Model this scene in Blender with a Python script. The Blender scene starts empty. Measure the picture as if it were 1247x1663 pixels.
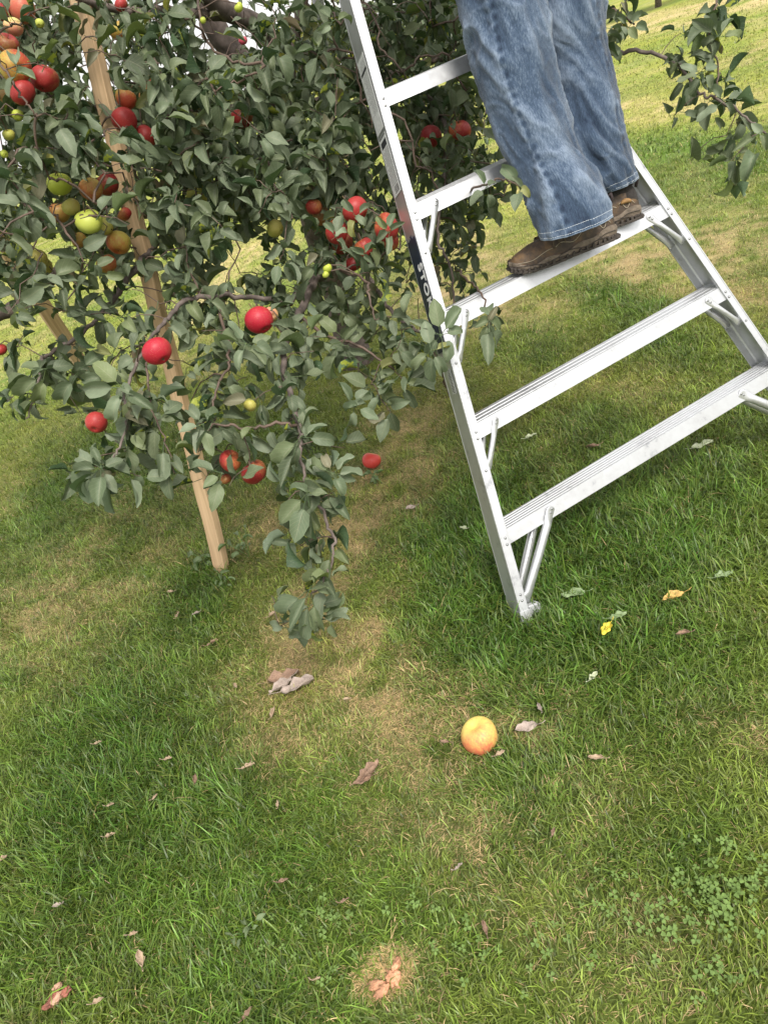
import bpy, bmesh, math, random
import numpy as np
from math import radians, sin, cos, pi, tan, sqrt
from mathutils import Vector, Matrix, Quaternion, noise as mnoise

rng = np.random.default_rng(11)
random.seed(5)
scene = bpy.context.scene
COL = scene.collection

# ---------------------------------------------------------------- camera
CW, CH = 1247, 1663
CAMH, PITCH, ROLL, FPX = 1.439, radians(29.73), radians(-20.28), 1204.0
Fv = np.array([0, cos(PITCH), -sin(PITCH)]); Uv = np.array([0, sin(PITCH), cos(PITCH)]); Rv = np.array([1., 0, 0])
R2 = cos(ROLL)*Rv + sin(ROLL)*Uv
U2 = -sin(ROLL)*Rv + cos(ROLL)*Uv
CP = np.array([0, 0, CAMH])
def at(u, v, z):
    return CP + z*(Fv + R2*(u-CW/2)/FPX - U2*(v-CH/2)/FPX)
def hp(u, v, hh=0.0):
    d = at(u, v, 1)-CP
    return CP + d*((hh-CAMH)/d[2])
def proj(P):
    d = np.atleast_2d(P)-CP; z = d@Fv
    zz = np.where(abs(z) < 1e-4, 1e-4, z)
    return CW/2+FPX*(d@R2)/zz, CH/2-FPX*(d@U2)/zz, z
cam_d = bpy.data.cameras.new('camera'); cam = bpy.data.objects.new('camera', cam_d); COL.objects.link(cam)
M = Matrix(((R2[0], U2[0], -Fv[0], 0), (R2[1], U2[1], -Fv[1], 0), (R2[2], U2[2], -Fv[2], CAMH), (0, 0, 0, 1)))
cam.matrix_world = M
cam_d.sensor_fit = 'VERTICAL'; cam_d.sensor_height = 24.0; cam_d.lens = 24.0*FPX/CH
cam_d.clip_start = 0.05; cam_d.clip_end = 600
scene.camera = cam

# ---------------------------------------------------------------- light
SUN_EL, SUN_AZ = radians(50), radians(163)      # azimuth measured from +Y clockwise: behind the camera, a little right
w = bpy.data.worlds.new("World"); scene.world = w; w.use_nodes = True
nt = w.node_tree; nt.nodes.clear()
sky = nt.nodes.new('ShaderNodeTexSky'); sky.sky_type = 'NISHITA'; sky.sun_disc = False
sky.sun_elevation = SUN_EL; sky.sun_rotation = SUN_AZ; sky.dust_density = 6; sky.air_density = 1.0; sky.ozone_density = 1
hs = nt.nodes.new('ShaderNodeHueSaturation'); hs.inputs['Saturation'].default_value = 0.25
bg = nt.nodes.new('ShaderNodeBackground'); bg.inputs['Strength'].default_value = 0.15
wo = nt.nodes.new('ShaderNodeOutputWorld')
cl = nt.nodes.new('ShaderNodeMix'); cl.data_type = 'RGBA'; cl.inputs[0].default_value = .6; cl.inputs[7].default_value = (7.7, 7.6, 7.4, 1)   # thin bright overcast
nt.links.new(sky.outputs[0], hs.inputs['Color']); nt.links.new(hs.outputs[0], cl.inputs[6]); nt.links.new(cl.outputs[2], bg.inputs[0]); nt.links.new(bg.outputs[0], wo.inputs[0])
sd = bpy.data.lights.new('sun', 'SUN'); sd.energy = 2.1; sd.angle = radians(14); sd.color = (1, 0.94, 0.85)
so = bpy.data.objects.new('sun', sd); COL.objects.link(so)
sdir = Vector((sin(SUN_AZ)*cos(SUN_EL), cos(SUN_AZ)*cos(SUN_EL), sin(SUN_EL)))
so.rotation_euler = sdir.to_track_quat('Z', 'Y').to_euler()
scene.view_settings.view_transform = 'Standard'; scene.view_settings.look = 'None'
scene.view_settings.exposure = 0.55; scene.view_settings.gamma = 1

# ---------------------------------------------------------------- helpers
def prop(o, label=None, cat=None, group=None, kind=None):
    if label: o['label'] = label
    if cat: o['category'] = cat
    if group: o['group'] = group
    if kind: o['kind'] = kind
    return o
def empty(name, loc, label, cat, group=None):
    o = bpy.data.objects.new(name, None); COL.objects.link(o); o.location = loc; o.empty_display_size = .05
    return prop(o, label, cat, group)
def link(name, me, mats, parent=None, smooth=False):
    if not isinstance(mats, (list, tuple)): mats = [mats]
    for m in mats: me.materials.append(m)
    o = bpy.data.objects.new(name, me); COL.objects.link(o)
    if parent is not None:
        o.parent = parent; o.matrix_parent_inverse = Matrix.Translation(-Vector(parent.location))
    if smooth: me.polygons.foreach_set('use_smooth', np.ones(len(me.polygons), bool))
    return o
def npmesh(name, V, Fc, uv=None, col=None, matidx=None):
    """V (n,3), Fc list of (m,k) int arrays; col per-vertex rgba; uv per-vertex."""
    me = bpy.data.meshes.new(name)
    Fc = [np.asarray(f) for f in (Fc if isinstance(Fc, list) else [Fc]) if len(f)]
    loops = np.concatenate([f.ravel() for f in Fc]); tot = np.concatenate([np.full(len(f), f.shape[1]) for f in Fc])
    me.vertices.add(len(V)); me.vertices.foreach_set('co', np.asarray(V, dtype=np.float32).ravel())
    me.loops.add(len(loops)); me.loops.foreach_set('vertex_index', loops.astype(np.int32))
    me.polygons.add(len(tot)); me.polygons.foreach_set('loop_start', np.concatenate([[0], np.cumsum(tot)[:-1]]).astype(np.int32))
    me.polygons.foreach_set('loop_total', tot.astype(np.int32))
    if matidx is not None: me.polygons.foreach_set('material_index', np.asarray(matidx, dtype=np.int32))
    if uv is not None:
        l = me.uv_layers.new(name='uv'); l.data.foreach_set('uv', np.asarray(uv, dtype=np.float32)[loops].ravel())
    if col is not None:
        a = me.attributes.new('col', 'FLOAT_COLOR', 'POINT'); a.data.foreach_set('color', np.asarray(col, dtype=np.float32).ravel())
    me.update(calc_edges=True); me.validate()
    return me
class MB:
    def __init__(s): s.v = []; s.f = []; s.m = []; s.n = 0
    def add(s, V, Fc, m=0):
        s.v += [tuple(map(float, p)) for p in V]; s.f += [tuple(int(i)+s.n for i in f) for f in Fc]; s.m += [m]*len(Fc); s.n += len(V)
    def box(s, c, ax, ay, az, m=0):
        c, ax, ay, az = map(np.array, (c, ax, ay, az))
        V = [c+i*ax+j*ay+k*az for k in (-1, 1) for j in (-1, 1) for i in (-1, 1)]
        s.add(V, [(0, 2, 3, 1), (4, 5, 7, 6), (0, 1, 5, 4), (2, 6, 7, 3), (0, 4, 6, 2), (1, 3, 7, 5)], m)
    def prism(s, poly, o, ex, ey, ez, z0, z1, m=0):
        o, ex, ey, ez = map(np.array, (o, ex, ey, ez)); n = len(poly)
        V = [o+ex*a+ey*b+ez*z for z in (z0, z1) for a, b in poly]
        s.add(V, [tuple(range(n))[::-1], tuple(range(n, 2*n))]+[(i, (i+1) % n, n+(i+1) % n, n+i) for i in range(n)], m)
    def tube(s, pts, rad, seg=8, m=0, cap=True, ell=None):
        pts = [np.array(p, float) for p in pts]; n = len(pts)
        rad = list(rad) if hasattr(rad, '__len__') else [rad]*n
        prev = None; V = []
        for i in range(n):
            t = pts[min(i+1, n-1)]-pts[max(i-1, 0)]; t = t/(np.linalg.norm(t)+1e-9)
            if prev is None:
                a = np.array([0, 0, 1.]) if abs(t[2]) < .9 else np.array([1., 0, 0])
            else: a = prev
            a = a-t*(a@t); a /= np.linalg.norm(a)+1e-9; b = np.cross(t, a); prev = a
            for k in range(seg):
                q = 2*pi*k/seg
                V.append(pts[i]+rad[i]*(cos(q)*a+sin(q)*b))
        Fc = [(i*seg+k, i*seg+(k+1) % seg, (i+1)*seg+(k+1) % seg, (i+1)*seg+k) for i in range(n-1) for k in range(seg)]
        if cap: Fc += [tuple(range(seg))[::-1], tuple((n-1)*seg+k for k in range(seg))]
        s.add(V, Fc, m)
    def dome(s, c, nrm, r, h, m=0, seg=10):
        c = np.array(c); nrm = np.array(nrm)/np.linalg.norm(nrm)
        a = np.cross(nrm, [0.3, .5, .8]); a /= np.linalg.norm(a); b = np.cross(nrm, a)
        V = []
        for j, (rr, hh) in enumerate(((1, 0), (.85, .6), (.5, .93))):
            V += [c+r*rr*(cos(2*pi*k/seg)*a+sin(2*pi*k/seg)*b)+nrm*h*hh for k in range(seg)]
        V.append(c+nrm*h)
        Fc = [(j*seg+k, j*seg+(k+1) % seg, (j+1)*seg+(k+1) % seg, (j+1)*seg+k) for j in range(2) for k in range(seg)]
        Fc += [(2*seg+k, 2*seg+(k+1) % seg, 3*seg) for k in range(seg)]
        s.add(V, Fc, m)
    def build(s, name, mats, parent=None, smooth=False, bevel=0):
        me = bpy.data.meshes.new(name); me.from_pydata(s.v, [], s.f)
        me.polygons.foreach_set('material_index', np.array(s.m, dtype=np.int32)); me.update()
        o = link(name, me, mats, parent, smooth)
        if bevel:
            md = o.modifiers.new('b', 'BEVEL'); md.width = bevel; md.segments = 2; md.limit_method = 'ANGLE'
        return o
def mat(name):
    m = bpy.data.materials.new(name); m.use_nodes = True; m.node_tree.nodes.clear()
    N = m.node_tree.nodes; L = m.node_tree.links
    out = N.new('ShaderNodeOutputMaterial'); b = N.new('ShaderNodeBsdfPrincipled'); L.new(b.outputs[0], out.inputs[0])
    return m, N, L, b, out
def simple(name, color, rough=.5, metal=0, nscale=0, namt=.2, bump=0, bscale=60, spec=None):
    m, N, L, b, out = mat(name)
    b.inputs['Base Color'].default_value = (*color, 1); b.inputs['Roughness'].default_value = rough; b.inputs['Metallic'].default_value = metal
    if spec is not None: b.inputs['Specular IOR Level'].default_value = spec
    tc = N.new('ShaderNodeTexCoord')
    if nscale:
        n = N.new('ShaderNodeTexNoise'); n.inputs['Scale'].default_value = nscale; n.inputs['Detail'].default_value = 6
        L.new(tc.outputs['Object'], n.inputs['Vector'])
        r = N.new('ShaderNodeValToRGB'); r.color_ramp.elements[0].position = .3; r.color_ramp.elements[1].position = .7
        r.color_ramp.elements[0].color = tuple(c*(1-namt) for c in color)+(1,); r.color_ramp.elements[1].color = tuple(min(1, c*(1+namt)) for c in color)+(1,)
        L.new(n.outputs[0], r.inputs[0]); L.new(r.outputs[0], b.inputs['Base Color'])
    if bump:
        n2 = N.new('ShaderNodeTexNoise'); n2.inputs['Scale'].default_value = bscale; n2.inputs['Detail'].default_value = 5
        L.new(tc.outputs['Object'], n2.inputs['Vector'])
        bp = N.new('ShaderNodeBump'); bp.inputs['Strength'].default_value = bump; bp.inputs['Distance'].default_value = .01
        L.new(n2.outputs[0], bp.inputs['Height']); L.new(bp.outputs[0], b.inputs['Normal'])
    return m

# vectorised value noise for ground / grass patches
_T = rng.random((256, 256))
def vn(x, y):
    xi = np.floor(x).astype(int); yi = np.floor(y).astype(int); fx = x-xi; fy = y-yi
    fx = fx*fx*(3-2*fx); fy = fy*fy*(3-2*fy)
    g = lambda a, b: _T[a % 256, b % 256]
    return (g(xi, yi)*(1-fx)+g(xi+1, yi)*fx)*(1-fy)+(g(xi, yi+1)*(1-fx)+g(xi+1, yi+1)*fx)*fy
def fbm(x, y, o=4):
    s = 0; a = .5; t = 0
    for i in range(o): s = s+a*vn(x*2**i+17*i, y*2**i+31*i); t += a; a *= .5
    return s/t

# ---------------------------------------------------------------- lawn colour map (where the turf is dry, lush or yellowish)
# (px, py, radius in photo px, dryness, lushness)
PATCH = [(215, 850, 110, .8, 0), (150, 950, 70, .6, 0), (60, 965, 70, .5, 0), (420, 850, 70, .6, 0), (560, 850, 80, .6, 0), (560, 930, 70, .6, 0), (640, 1010, 60, .6, 0),
         (640, 1090, 110, .85, 0), (500, 1080, 70, .5, 0), (650, 780, 90, .4, 0), (660, 710, 90, .5, 0), (790, 490, 70, .5, 0), (780, 400, 60, .6, 0), (700, 480, 60, .6, 0), (1060, 30, 80, .8, 0), (1150, 20, 90, .6, 0),
         (1000, 420, 70, .5, 0), (1090, 420, 70, .4, 0), (1010, 620, 70, .3, 0), (860, 1150, 60, .55, 0), (450, 1240, 70, .5, 0), (330, 470, 60, .6, 0), (420, 410, 60, .3, 0), (1210, 1180, 80, .4, 0), (1220, 480, 50, .4, 0), (480, 1000, 60, .5, 0),
         (800, 160, 70, .3, 0), (1130, 170, 90, .35, 0), (680, 1600, 60, .25, 0), (1010, 1540, 80, .25, 0), (740, 1120, 80, .5, 0), (870, 1460, 80, .25, 0), (1000, 330, 100, .3, 0),
         (330, 960, 70, 0, .8), (200, 900, 60, 0, .3), (200, 1180, 210, 0, .9), (150, 1330, 170, 0, .75), (330, 1330, 120, 0, .6), (860, 950, 190, 0, 1), (1060, 880, 180, 0, .9), (800, 820, 130, 0, .8), (1180, 780, 120, 0, .8), (720, 900, 90, 0, .8),
         (990, 478, 55, 0, 1), (1090, 240, 90, 0, 1), (970, 290, 60, 0, .8), (960, 700, 90, 0, .5), (1080, 560, 80, 0, .6), (400, 1600, 160, 0, .55), (480, 720, 80, 0, .5), (250, 740, 110, 0, .6), (100, 780, 120, 0, .7),
         (780, 1040, 110, 0, .8), (930, 1050, 90, 0, .7), (860, 1290, 90, 0, .4), (1150, 1400, 110, 0, .5), (1220, 680, 80, 0, .7), (470, 1420, 80, 0, .5), (50, 650, 120, 0, .4), (500, 800, 40, 0, .4), (850, 560, 60, 0, .5)]
_pc = []
for (u, v, r, d, l) in PATCH:
    c = hp(u, v); z = proj(c)[2][0]; rx = r*z/FPX
    ry = min(abs(hp(u, v-r*.7)[1]-c[1]) if v-r*.7 > -50 else rx*3, rx*4)*1.3
    _pc.append((c[0], c[1], rx, max(rx, ry), d, l))
def turf(x, y):
    """returns dryness, lushness, yellowness in 0..1"""
    wx = x+.10*(fbm(x*5+3, y*5)-.5)*2; wy = y+.10*(fbm(x*5+40, y*5+9)-.5)*2
    D = np.clip((fbm(x*1.7+5, y*1.7+2)-.46)*2.4, 0, 1)*.55; Lu = np.clip((fbm(x*1.3+50, y*1.3+20)-.5)*2.5, 0, 1)*.3
    for (cx, cy, rx, ry, d, l) in _pc:
        g = np.exp(-(((wx-cx)/rx)**2+((wy-cy)/ry)**2)*1.1)
        D = D*(1-g*(l > 0)*.9)+d*g*(1-D); Lu = Lu*(1-g*(d > 0)*.8)+l*g*(1-Lu)
    far = np.clip((y-3.2)/4, 0, 1); Lu = Lu*(1-.35*far); D = np.clip(D+.15*far*fbm(x*.9, y*.9), 0, 1)
    fine = fbm(x*9+1, y*9+7, 3)
    mott = fbm(x*13+4, y*13+1, 3); D = np.clip(D*np.clip(.1+3.2*(mott-.33)+.5*fine, .0, 1.25), 0, 1)
    Y = np.clip(.52+(fbm(x*.8+9, y*.8+33)-.5)*1.6+.12*far-.5*Lu+(fbm(x*7+3, y*7+8, 3)-.5)*1.1, 0, 1)
    return D, Lu, Y
GREEN = np.array([.062, .150, .018]); YELG = np.array([.270, .300, .050]); MIDG = np.array([.140, .220, .032]); STRAW = np.array([.60, .455, .25]); SOIL = np.array([.12, .09, .05])
def turfcol(D, Lu, Y):
    c = MIDG*(1-Y)[:, None]+YELG*Y[:, None]
    c = c*(1-Lu)[:, None]+GREEN*Lu[:, None]
    return c*(1-D)[:, None]+STRAW*D[:, None]
def gz(x, y):
    return .018*(fbm(x*1.1+7, y*1.1+3, 3)-.5)+.0*x

# ---------------------------------------------------------------- ground sheet
def grid_axis(a, b, step0, grow, mx):
    out = [a]; s = step0
    while out[-1] < b: out.append(out[-1]+s); s = min(s*grow, mx)
    return np.array(out)
ys = np.concatenate([-grid_axis(0, 60, .12, 1.15, 20)[::-1][:-1], grid_axis(0, 6, .05, 1.0, 1), grid_axis(6.05, 420, .08, 1.035, 30)])
xp = np.concatenate([grid_axis(0, 3, .05, 1, 1), grid_axis(3.05, 400, .08, 1.05, 30)]); xs = np.concatenate([-xp[::-1][:-1], xp])
X, Y_ = np.meshgrid(xs, ys); nx, ny = len(xs), len(ys)
xx, yy = X.ravel(), Y_.ravel()
zz = gz(xx, yy)-.004
dd, ll, yl = turf(xx, yy); cc = turfcol(dd*.9, ll*.8, yl)
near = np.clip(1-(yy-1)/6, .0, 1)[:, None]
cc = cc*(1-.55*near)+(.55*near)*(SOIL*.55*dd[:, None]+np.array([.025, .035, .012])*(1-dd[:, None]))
idx = np.arange(nx*ny).reshape(ny, nx)
Fq = np.stack([idx[:-1, :-1], idx[:-1, 1:], idx[1:, 1:], idx[1:, :-1]], -1).reshape(-1, 4)
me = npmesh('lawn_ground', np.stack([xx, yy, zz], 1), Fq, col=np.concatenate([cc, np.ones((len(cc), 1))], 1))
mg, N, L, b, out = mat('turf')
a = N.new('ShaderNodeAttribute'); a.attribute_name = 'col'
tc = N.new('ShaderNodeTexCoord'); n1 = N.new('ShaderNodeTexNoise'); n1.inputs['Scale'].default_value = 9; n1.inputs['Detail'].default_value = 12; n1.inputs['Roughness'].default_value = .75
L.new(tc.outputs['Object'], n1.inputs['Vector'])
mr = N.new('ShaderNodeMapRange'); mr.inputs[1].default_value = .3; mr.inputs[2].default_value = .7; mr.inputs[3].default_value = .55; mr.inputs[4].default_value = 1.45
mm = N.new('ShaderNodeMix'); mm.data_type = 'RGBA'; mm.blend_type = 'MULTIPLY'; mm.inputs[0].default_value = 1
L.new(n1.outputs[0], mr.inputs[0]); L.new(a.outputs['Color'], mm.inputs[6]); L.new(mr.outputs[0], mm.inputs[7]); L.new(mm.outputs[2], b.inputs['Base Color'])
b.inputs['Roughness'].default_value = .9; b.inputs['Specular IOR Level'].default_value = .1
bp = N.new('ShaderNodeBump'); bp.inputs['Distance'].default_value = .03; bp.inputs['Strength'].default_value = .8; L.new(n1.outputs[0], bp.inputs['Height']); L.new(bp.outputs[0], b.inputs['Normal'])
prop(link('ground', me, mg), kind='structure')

# ---------------------------------------------------------------- grass blades
mgr, N, L, b, out = mat('grass_blades')
a = N.new('ShaderNodeAttribute'); a.attribute_name = 'col'; L.new(a.outputs['Color'], b.inputs['Base Color'])
b.inputs['Roughness'].default_value = .42; b.inputs['Specular IOR Level'].default_value = .45
tr = N.new('ShaderNodeBsdfTranslucent'); L.new(a.outputs['Color'], tr.inputs['Color'])
ms = N.new('ShaderNodeMixShader'); ms.inputs[0].default_value = .3
L.new(b.outputs[0], ms.inputs[1]); L.new(tr.outputs[0], ms.inputs[2]); L.new(ms.outputs[0], out.inputs[0])
def sample_ground(y0, y1, dens, marg):
    A = []
    for k in range(60):
        ya, yb = y0+(y1-y0)*k/60, y0+(y1-y0)*(k+1)/60
        xl, xr = -1.75-.65*ya-marg, .85+.9*ya+marg
        n = int((xr-xl)*(yb-ya)*dens)
        A.append(np.stack([rng.uniform(xl, xr, n), rng.uniform(ya, yb, n)], 1))
    P = np.concatenate(A)
    u, v, z = proj(np.c_[P, np.zeros(len(P))])
    m = 430
    ok = (z > .1) & (u > -m) & (u < CW+m) & (v > -m) & (v < CH+m)
    return P[ok]
def blades(P, Lm, W, lean, nseg=3, straw_only=False):
    n = len(P); D, Lu, Yl = turf(P[:, 0], P[:, 1])
    dry = rng.random(n) < np.clip(D*.95+.09*(1-Lu)+.02, 0, .93)
    if straw_only: dry[:] = True
    base = turfcol(D*.38, Lu, Yl)
    cl = fbm(P[:, 0]*14, P[:, 1]*14, 2)
    var = (rng.lognormal(-.06, .42, n).clip(.3, 2.4))[:, None]*(.55+.9*cl[:, None])
    c = base*var; yj = rng.random(n)[:, None]**2*.5
    c = c*(1-yj)+yj*YELG*(.7+.5*rng.random(n)[:, None])
    c[dry] = (STRAW*rng.normal(1, .25, (n, 1)).clip(.4, 1.5)*np.array([1, .97+.0, .9]))[dry]
    ln = Lm*rng.lognormal(0, .32, n)*(.56+.50*Lu-.10*D); ln[dry] *= .8
    wd = W*rng.uniform(.55, 1.25, n)*(.78+.35*Lu); wd[dry] *= .6
    tuft = fbm(P[:, 0]*6+11, P[:, 1]*6+5, 2)*4*pi
    az = np.where(rng.random(n) < .38, tuft+rng.normal(0, .7, n), rng.uniform(0, 2*pi, n))
    th0 = rng.normal(.55, .38, n).clip(0, 1.3)+.3*dry; bend = np.abs(rng.normal(lean, .45, n))+.5*dry+.35*(1-Lu)
    tw = rng.normal(0, .5, n)
    dirh = np.stack([np.cos(az), np.sin(az), 0*az], 1)
    pos = np.c_[P, gz(P[:, 0], P[:, 1])-.004]
    side = np.stack([-np.sin(az+tw), np.cos(az+tw), 0*az], 1)
    V = np.zeros((n, 2*nseg+1, 3)); C = np.zeros((n, 2*nseg+1, 4)); C[..., 3] = 1
    p = pos.copy()
    for i in range(nseg+1):
        t = i/nseg
        prof = (1-.15*t-.5*t*t)
        if i < nseg:
            V[:, 2*i] = p-side*(wd*prof/2)[:, None]; V[:, 2*i+1] = p+side*(wd*prof/2)[:, None]
        else: V[:, 2*i] = p
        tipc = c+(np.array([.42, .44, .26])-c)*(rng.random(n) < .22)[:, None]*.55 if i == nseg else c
        C[:, 2*i:2*i+2, :3] = tipc[:, None]*(.8+.3*t)  # painted shade: blade colour darkens towards the root
        th = th0+bend*(t+.5/nseg)
        step = (ln/nseg)[:, None]
        p = p+step*(dirh*np.sin(th)[:, None]+np.array([0, 0, 1])*np.cos(th)[:, None])
        p[:, 2] = np.maximum(p[:, 2], pos[:, 2]+.006*t)
    k = 2*nseg+1
    o = (np.arange(n)*k)[:, None]
    quads = np.concatenate([np.array([2*i, 2*i+1, 2*i+3, 2*i+2])+o for i in range(nseg-1)]) if nseg > 1 else np.zeros((0, 4), int)
    tris = np.array([2*nseg-2, 2*nseg-1, 2*nseg])+o
    return V.reshape(-1, 3), quads, tris, C.reshape(-1, 4)
def join(parts):
    V = []; Q = []; T = []; C = []; o = 0
    for v, q, t, c in parts:
        V.append(v); Q.append(q+o); T.append(t+o); C.append(c); o += len(v)
    return np.concatenate(V), [np.concatenate(Q), np.concatenate(T)], np.concatenate(C)
sets = [blades(sample_ground(.2, 2.0, 31000, .35), .044, .0036, .85), blades(sample_ground(2.0, 3.6, 22000, .4), .044, .0038, .85),
        blades(sample_ground(.2, 3.6, 3500, .3), .05, .0019, 1.1, straw_only=False),
        blades(sample_ground(3.6, 6.5, 6500, .4), .052, .0050, .7, 2), blades(sample_ground(6.5, 12, 1500, .5), .055, .0095, .7, 2),
        blades(sample_ground(12, 28, 260, 1), .065, .02, .6, 2)]
Pd = sample_ground(.3, 4.5, 17000, .3); Dd = turf(Pd[:, 0], Pd[:, 1])[0]; Pd = Pd[rng.random(len(Pd)) < Dd*1.1]
sets.append(blades(Pd, .05, .0022, 1.5, straw_only=True))
V, Fc, C = join(sets)
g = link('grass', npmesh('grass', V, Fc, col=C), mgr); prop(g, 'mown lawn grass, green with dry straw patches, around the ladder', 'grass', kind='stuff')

# ---------------------------------------------------------------- aluminium ladder
def alu(name, base, rough, streak=(1, 1, 1)):
    m, N, L, b, out = mat(name)
    tc = N.new('ShaderNodeTexCoord'); n = N.new('ShaderNodeTexNoise'); n.inputs['Scale'].default_value = 55; n.inputs['Detail'].default_value = 10; n.inputs['Roughness'].default_value = .7
    n2 = N.new('ShaderNodeTexNoise'); n2.inputs['Scale'].default_value = 9; n2.inputs['Detail'].default_value = 6
    L.new(tc.outputs['Object'], n.inputs['Vector']); L.new(tc.outputs['Object'], n2.inputs['Vector'])
    r = N.new('ShaderNodeValToRGB'); e = r.color_ramp.elements
    e[0].position = .34; e[0].color = (base*.60, base*.615, base*.65, 1); e[1].position = .56; e[1].color = (base*.98, base, base*1.03, 1)
    x = e.new(.42); x.color = (base*.90, base*.91, base*.93, 1)
    mx = N.new('ShaderNodeMix'); mx.data_type = 'FLOAT'; mx.inputs[0].default_value = .5
    L.new(n.outputs[0], mx.inputs[2]); L.new(n2.outputs[0], mx.inputs[3]); L.new(mx.outputs[0], r.inputs[0]); L.new(r.outputs[0], b.inputs['Base Color'])
    rr = N.new('ShaderNodeMapRange'); rr.inputs[3].default_value = rough-.12; rr.inputs[4].default_value = rough+.15; L.new(n.outputs[0], rr.inputs[0]); L.new(rr.outputs[0], b.inputs['Roughness'])
    b.inputs['Metallic'].default_value = .72
    bp = N.new('ShaderNodeBump'); bp.inputs['Strength'].default_value = .12; bp.inputs['Distance'].default_value = .002; L.new(n.outputs[0], bp.inputs['Height']); L.new(bp.outputs[0], b.inputs['Normal'])
    return m
ALU = alu('aluminium', .60, .36); ALU2 = alu('aluminium_rivet', .34, .30)
xb, yb, psi, tau, phi, w0, s0, rho = .278, 1.632, radians(14.9), radians(66.7), radians(12.2), 1.182, .236, radians(1.99)
eh = np.array([cos(psi), sin(psi), 0]); nh = np.array([-sin(psi), cos(psi), 0])
up = np.array([0, 0, 1])*sin(tau)+nh*cos(tau)
eL = cos(rho)*eh+sin(rho)*up; upL = cos(rho)*up-sin(rho)*eh
nL = np.cross(upL, eL); nL /= np.linalg.norm(nL)
if nL[1] < 0: nL = -nL                                # into the ladder (away from the climber)
B0 = np.array([xb, yb, 0.])
def RP(side, s):
    return B0+upL*s+eL*s*tan(phi) if side == 0 else B0+eL*w0+upL*s-eL*s*tan(phi)
vert = np.cross(eL, nh); vert /= np.linalg.norm(vert)
if vert[2] < 0: vert = -vert                          # step-face vertical
fwd = np.cross(vert, eL); fwd = fwd if fwd[1] > 0 else -fwd     # tread depth direction
LT = 2.50
lad = empty('orchard_ladder', tuple(B0+eL*w0/2), 'aluminium tripod orchard ladder with a dark blue label, man standing on it', 'ladder')
TH = .0032
for side in (0, 1):
    d = RP(side, 1)-RP(side, 0); d /= np.linalg.norm(d)
    inn = eL-d*(eL@d); inn /= np.linalg.norm(inn)
    if side == 1: inn = -inn
    bk = nL
    o = RP(side, 0); ex, ey = inn, bk
    xo, xi, dp = -.0145, .0125, .080
    if side == 1: xi = .011
    # channel section: front flange with rolled lips, outer web, rear flange
    poly = [(xo, 0), (xi, 0), (xi, .010), (xi-TH, .010), (xi-TH, TH), (xo+TH+.003, TH), (xo+TH, TH+.003), (xo+TH, dp-TH-.004), (xo+TH+.004, dp-TH), (xi+.006, dp-TH), (xi+.006, dp), (xo, dp), (xo-.0012, dp-.003), (xo, dp-.006), (xo, .006), (xo-.0012, .003)]
    m = MB(); m.prism(poly, o, ex, ey, d, -.02, LT)
    # raised rib down the front flange
    m.prism([(xo, -.0014), (xo+.0035, -.0014), (xo+.0035, .0008), (xo, .0008)], o, ex, ey, d, -.0195, LT-.0005)
    m.prism([(xi-.003, -.0010), (xi, -.0010), (xi, .0008), (xi-.003, .0008)], o, ex, ey, d, -.0195, LT-.0005)
    rail = m.build('side_rail', ALU, lad, bevel=.0006)
    # foot shoe: wrapping sleeve and ribbed stub tread
    m = MB()
    sl = [(xo-.0028, -.0028), (xi+.0028, -.0028), (xi+.0028, -.0004), (xo-.0004, -.0004), (xo-.0004, dp+.0002), (xo-.0028, dp+.0002)]
    m.prism(sl, o, ex, ey, d, -.03, .035)
    c = o+inn*(xi+.022)+nL*.038+d*.028
    m.box(c, inn*.0185, nL*.036, d*.012)
    for k in range(6): m.box(c+d*.0135+nL*(-.030+.012*k), inn*.0185, nL*.002, d*.0018)
    m.dome(o-nL*.0029+d*.004, -nL, .0042, .0025)
    m.build('foot', ALU, lad, bevel=.0005)
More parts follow.
